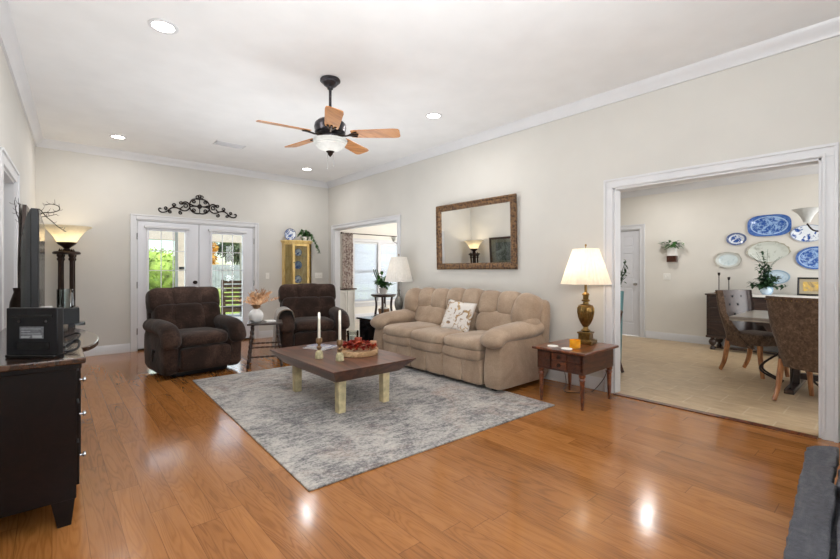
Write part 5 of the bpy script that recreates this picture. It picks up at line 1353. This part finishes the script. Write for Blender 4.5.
# plant table
t = thing('plant_stand', 'dark round plant table with a lower shelf in the sunroom', 'plant stand', (5.06, 6.92, 0))
MB().lathe([(0, .72), (.2, .72), (.215, .735), (.235, .75), (.235, .765), (.225, .775), (0, .775)], n=32, sx=1.15).build('tabletop', 'darkwood', t)
MB().lathe([(0, .34), (.20, .34), (.20, .36), (0, .36)], n=32).build('shelf', 'darkwood', t)
for a in (45, 135, 225, 315):
    c, s = math.cos(R(a)), math.sin(R(a))
    MB().tube(smoothpath([(.17*c, .17*s, .74), (.15*c, .15*s, .55), (.17*c, .17*s, .34), (.15*c, .15*s, .15), (.21*c, .21*s, .012)], 5), .023, 8).build('leg', 'darkwood', t)
t = thing('potted_plant', 'green leafy plant in a pale pot on the dark sunroom table', 'plant', (5.04, 6.90, .7755)); t.scale = (1.3, 1.3, 1.25)
MB().lathe([(0, 0), (.05, 0), (.07, .09), (.075, .1), (.065, .1), (.05, .05), (0, .05)], n=24).build('pot', 'white_cer', t)
rnd = random.Random(2); lf = MB(); sm = MB()
for k in range(14):
    a = rnd.uniform(0, 2*PI); e = Vector((.16*math.cos(a)*rnd.uniform(.3, 1), .16*math.sin(a)*rnd.uniform(.3, 1), rnd.uniform(.12, .34)))
    pts = smoothpath([(0, 0, .06), (e.x*.4, e.y*.4, .15), e], 5); sm.tube(pts, .003, 5)
    for p in pts[4:]:
        for q_ in range(2): lf.leaf(p, (rnd.uniform(-1, 1), rnd.uniform(-1, 1), rnd.uniform(-.2, .9)), rnd.uniform(.07, .11), .05)
sm.build('stem', 'leaf', t); lf.build('foliage', 'leaf', t)
sp = MB()
for k in range(3): sp.tube(smoothpath([(-.03, .0, .08), (-.07-.03*k, .02, .28), (-.10-.035*k, .03, .40)], 5), [.008]*10+[.003], 6)
sp.build('spike_leaf', 'leaf_dark', t)
t = thing('basket', 'brown wicker basket on the lower shelf of the sunroom plant table', 'basket', (5.05, 6.9, .3605))
MB().lathe([(0, 0), (.095, 0), (.11, .06), (.113, .12), (.105, .12), (.098, .06), (0, .02)], n=28).build('body', 'basket', t)
t = thing('tissue_box', 'white tissue box sitting in the sunroom wicker basket', 'tissue box', (5.05, 6.9, .383))
MB().box(-.055, .055, -.055, .055, 0, .13).build('carton', 'paper', t, bevel=.004)
MB().leaf((0, 0, .128), (0.1, 0, 1), .08, .07, (0, 1, 0), 0).build('tissue', 'paper', t)
t = thing('wooden_armchair', 'dark curved-back wooden armchair in the sunroom behind the grey lamp', 'chair', (5.72, 6.62, 0), -25)
MB().ell((0, 0, .44), (.24, .23, .03), (.4, .6), nu=28, nv=8).build('seat', 'darkwood', t)
arc = [(.25*math.sin(R(a)), .23*math.cos(R(a)), .70) for a in range(-115, 116, 10)]
MB().tube(arc, .022, 10, 1.2).build('back_rail', 'darkwood', t)
MB().tube([(x*.98, y*.98, .60) for x, y, z in arc[5:-5]], .014, 8, 2).build('mid_rail', 'darkwood', t)
for a in (-105, -60, -25, 25, 60, 105): MB().tube([(.21*math.sin(R(a)), .19*math.cos(R(a)), .45), (.25*math.sin(R(a)), .23*math.cos(R(a)), .7)], .012, 8).build('spindle', 'darkwood', t)
for sx in (-1, 1):
    for sy in (-1, 1): MB().tube([(sx*.16, sy*.15, .43), (sx*.21, sy*.2, .008)], [.02, .014], 8).build('leg', 'darkwood', t)
t = thing('chandelier', 'small dark chandelier with frosted shades in the sunroom', 'chandelier', (6.42, 7.86, 0))
MB().lathe([(0, 2.62), (.05, 2.62), (.05, 2.6), (.008, 2.58), (.008, 2.05), (.03, 2.02), (.03, 1.92), (0, 1.88)], n=16).build('stem', 'iron', t)
for k in range(3):
    a = R(155+120*k); d = Vector((math.cos(a), math.sin(a), 0))
    MB().tube(smoothpath([d*.02+Vector((0, 0, 1.95)), d*.15+Vector((0, 0, 1.88)), d*.30+Vector((0, 0, 1.93))], 6), .008, 8).build('arm', 'iron', t)
    MB().lathe([(.025, 0), (.03, .02), (.06, .07), (.085, .12), (.08, .12), (.055, .07), (.022, .02)], tuple(d*.30+Vector((0, 0, 1.93))), 24, cap=False).build('glass_shade', 'bowl_white', t)
light('sunroom_bulb', 'POINT', (0, 0, 2.1), 20, (1, .9, .78), size=.1, parent=t)

# ================================================================== OUTSIDE
struct(MB().box(-4, RX, BY+TH, 13.0, -.14, -.02).build('ground_patio', 'concrete'))
mb = MB(); mb._hull([(-30, 13, -.12), (40, 13, -.12), (40, 23, .42), (-30, 23, .42), (40, 60, .5), (-30, 60, .5), (-30, 13, -.5), (40, 13, -.5), (40, 60, -.5), (-30, 60, -.5)],
      [(0, 1, 2, 3), (3, 2, 4, 5), (6, 7, 1, 0), (6, 9, 8, 7), (5, 4, 8, 9), (1, 7, 8, 4, 2), (0, 3, 5, 9, 6)]); struct(mb.build('ground_lawn', 'lawn'))
struct(MB().box(-4, RX, 12.05, 12.3, 2.02, 2.55).build('beam_patio', 'beige'))
for i, (x, y) in enumerate(((2.52, 12.17), (-3.8, 12.17), (4.1, 12.17))):
    if i != 0: struct(MB().box(x-.12, x+.12, y-.12, y+.12, -.02, 2.02).build('column_patio', 'beige'))
struct(MB().box(1.86, 2.16, 9.35, 9.65, -.02, 2.55).build('column_patio', 'beige', bevel=.005))
o = tag(MB().box(-.11, .11, -.012, 0, -.022, .022).build('wall_sign', 'black', bevel=.004), 'small dark plaque on the beige patio column outside the French door', 'sign'); o.location = (1.99, 9.349, 1.30)
def leafball(mb, c, r, n, L, rnd, flat=1):
    for k in range(n):
        u = Vector((rnd.gauss(0, 1), rnd.gauss(0, 1), rnd.gauss(0, 1))).normalized(); q_ = rnd.uniform(.55, 1.0)
        p = Vector(c)+Vector((u.x*r[0], u.y*r[1], u.z*r[2]))*q_
        mb.leaf(p, u+Vector((rnd.uniform(-.8, .8), rnd.uniform(-.8, .8), rnd.uniform(-.6, .6))), L*rnd.uniform(.7, 1.3), L*.55, (rnd.uniform(-1, 1), rnd.uniform(-1, 1), 1))
def shrub(name, label, cat, loc, blobs, leaf_mat, L, n, seed, trunk=None, group=None):
    rnd = random.Random(seed); t = thing(name, label, cat, loc, 0, group); mb = MB()
    for (cx, cy, cz, rx, ry, rz_) in blobs: mb.ell((cx, cy, cz), (rx*.8, ry*.8, rz_*.8), nu=24, nv=14, wob=.06, seed=seed); leafball(mb, (cx, cy, cz), (rx, ry, rz_), n, L, rnd)
    mb.build('crown', leaf_mat, t)
    if trunk: MB().tube([(0, 0, 0), (.03, 0, trunk*.5), (0, 0, trunk)], [.12, .09, .06], 10).build('trunk', 'bark', t)
    else: MB().tube([(0, 0, 0), (0, .02, .3), (.02, 0, .7)], [.03, .025, .015], 8).build('trunk', 'bark', t)
shrub('flowering_bush', 'sunlit yellow green bush outside the left French door', 'bush', (2.15, 13.9, -.1), [(0, 0, 1.25, .95, .7, .75), (.5, .1, .9, .6, .5, .5), (-.5, 0, .8, .7, .6, .6)], 'bush', .09, 1300, 31, group='garden bushes')
shrub('flowering_bush', 'smaller pale green bush farther along the patio edge', 'bush', (.2, 14.2, -.1), [(0, 0, 1.15, .6, .5, .7), (0, 0, .7, .5, .5, .5)], 'leaf_lite', .09, 700, 32, group='garden bushes')
shrub('garden_tree', 'dark green tree behind the grey fence seen through the right French door', 'tree', (9.9, 25.2, .45), [(0, 0, 2.2, 2.2, 1.4, 1.1), (1.6, .2, 2.0, 1.6, 1.2, 1.0), (-1.6, .2, 2.3, 1.4, 1.2, 1.0)], 'tree', .26, 1000, 33, 1.8, 'garden trees')
shrub('garden_tree', 'olive green tree farther along the grey fence', 'tree', (16.2, 26.5, .45), [(0, 0, 2.3, 2.4, 1.5, 1.4)], 'tree', .36, 900, 35, 1.8, 'garden trees')
shrub('autumn_tree', 'golden autumn tree behind the grey fence', 'tree', (6.05, 24.0, .45), [(0, 0, 1.6, .5, .5, 1.2)], 'autumn', .2, 800, 34, 1.2)
t = thing('garden_fence', 'grey board fence across the lawn beyond the patio', 'fence', (0, 22.6, .4))
mb = MB()
for k in range(150):
    x = -6+k*.152; mb.box(x, x+.145, 0, .02, -.1, 1.15+.008*((k*7) % 3))
mb.build('boards', 'fence', t)
for k in range(10): MB().box(-6+k*2.4-.05, -6+k*2.4+.05, .02, .12, -.1, 1.15).build('post', 'fence', t)
MB().box(-6, 16.7, .02, .06, .15, .24).box(-6, 16.7, .02, .06, .9, .99).build('rail', 'fence', t)
# slatted patio armchair
t = thing('patio_chair', 'brown slatted wooden armchair on the patio outside the French door', 'chair', (3.30, 10.35, -.02), 160)
for sx in (-1, 1):
    MB().box(sx*.30-.03, sx*.30+.03, .24, .30, 0, 1.06).build('back_post', 'rocker', t, bevel=.004)
    MB().box(sx*.30-.03, sx*.30+.03, -.30, -.24, 0, .62).build('front_leg', 'rocker', t, bevel=.004)
    MB().box(sx*.30-.045, sx*.30+.045, -.34, .28, .62, .65).build('armrest', 'rocker', t, bevel=.004)
bk = MB()
for k in range(6): bk.box(-.27, .27, .25, .275, .50+k*.095, .565+k*.095)
bk.build('back_slats', 'rocker', t)
st = MB()
for k in range(6): st.box(-.27, .27, -.29+k*.09, -.215+k*.09, .40, .425)
st.build('seat_slats', 'rocker', t); MB().box(-.27, .27, -.30, -.27, .32, .40).box(-.27, .27, .24, .27, .32, .40).build('seat_rail', 'rocker', t)
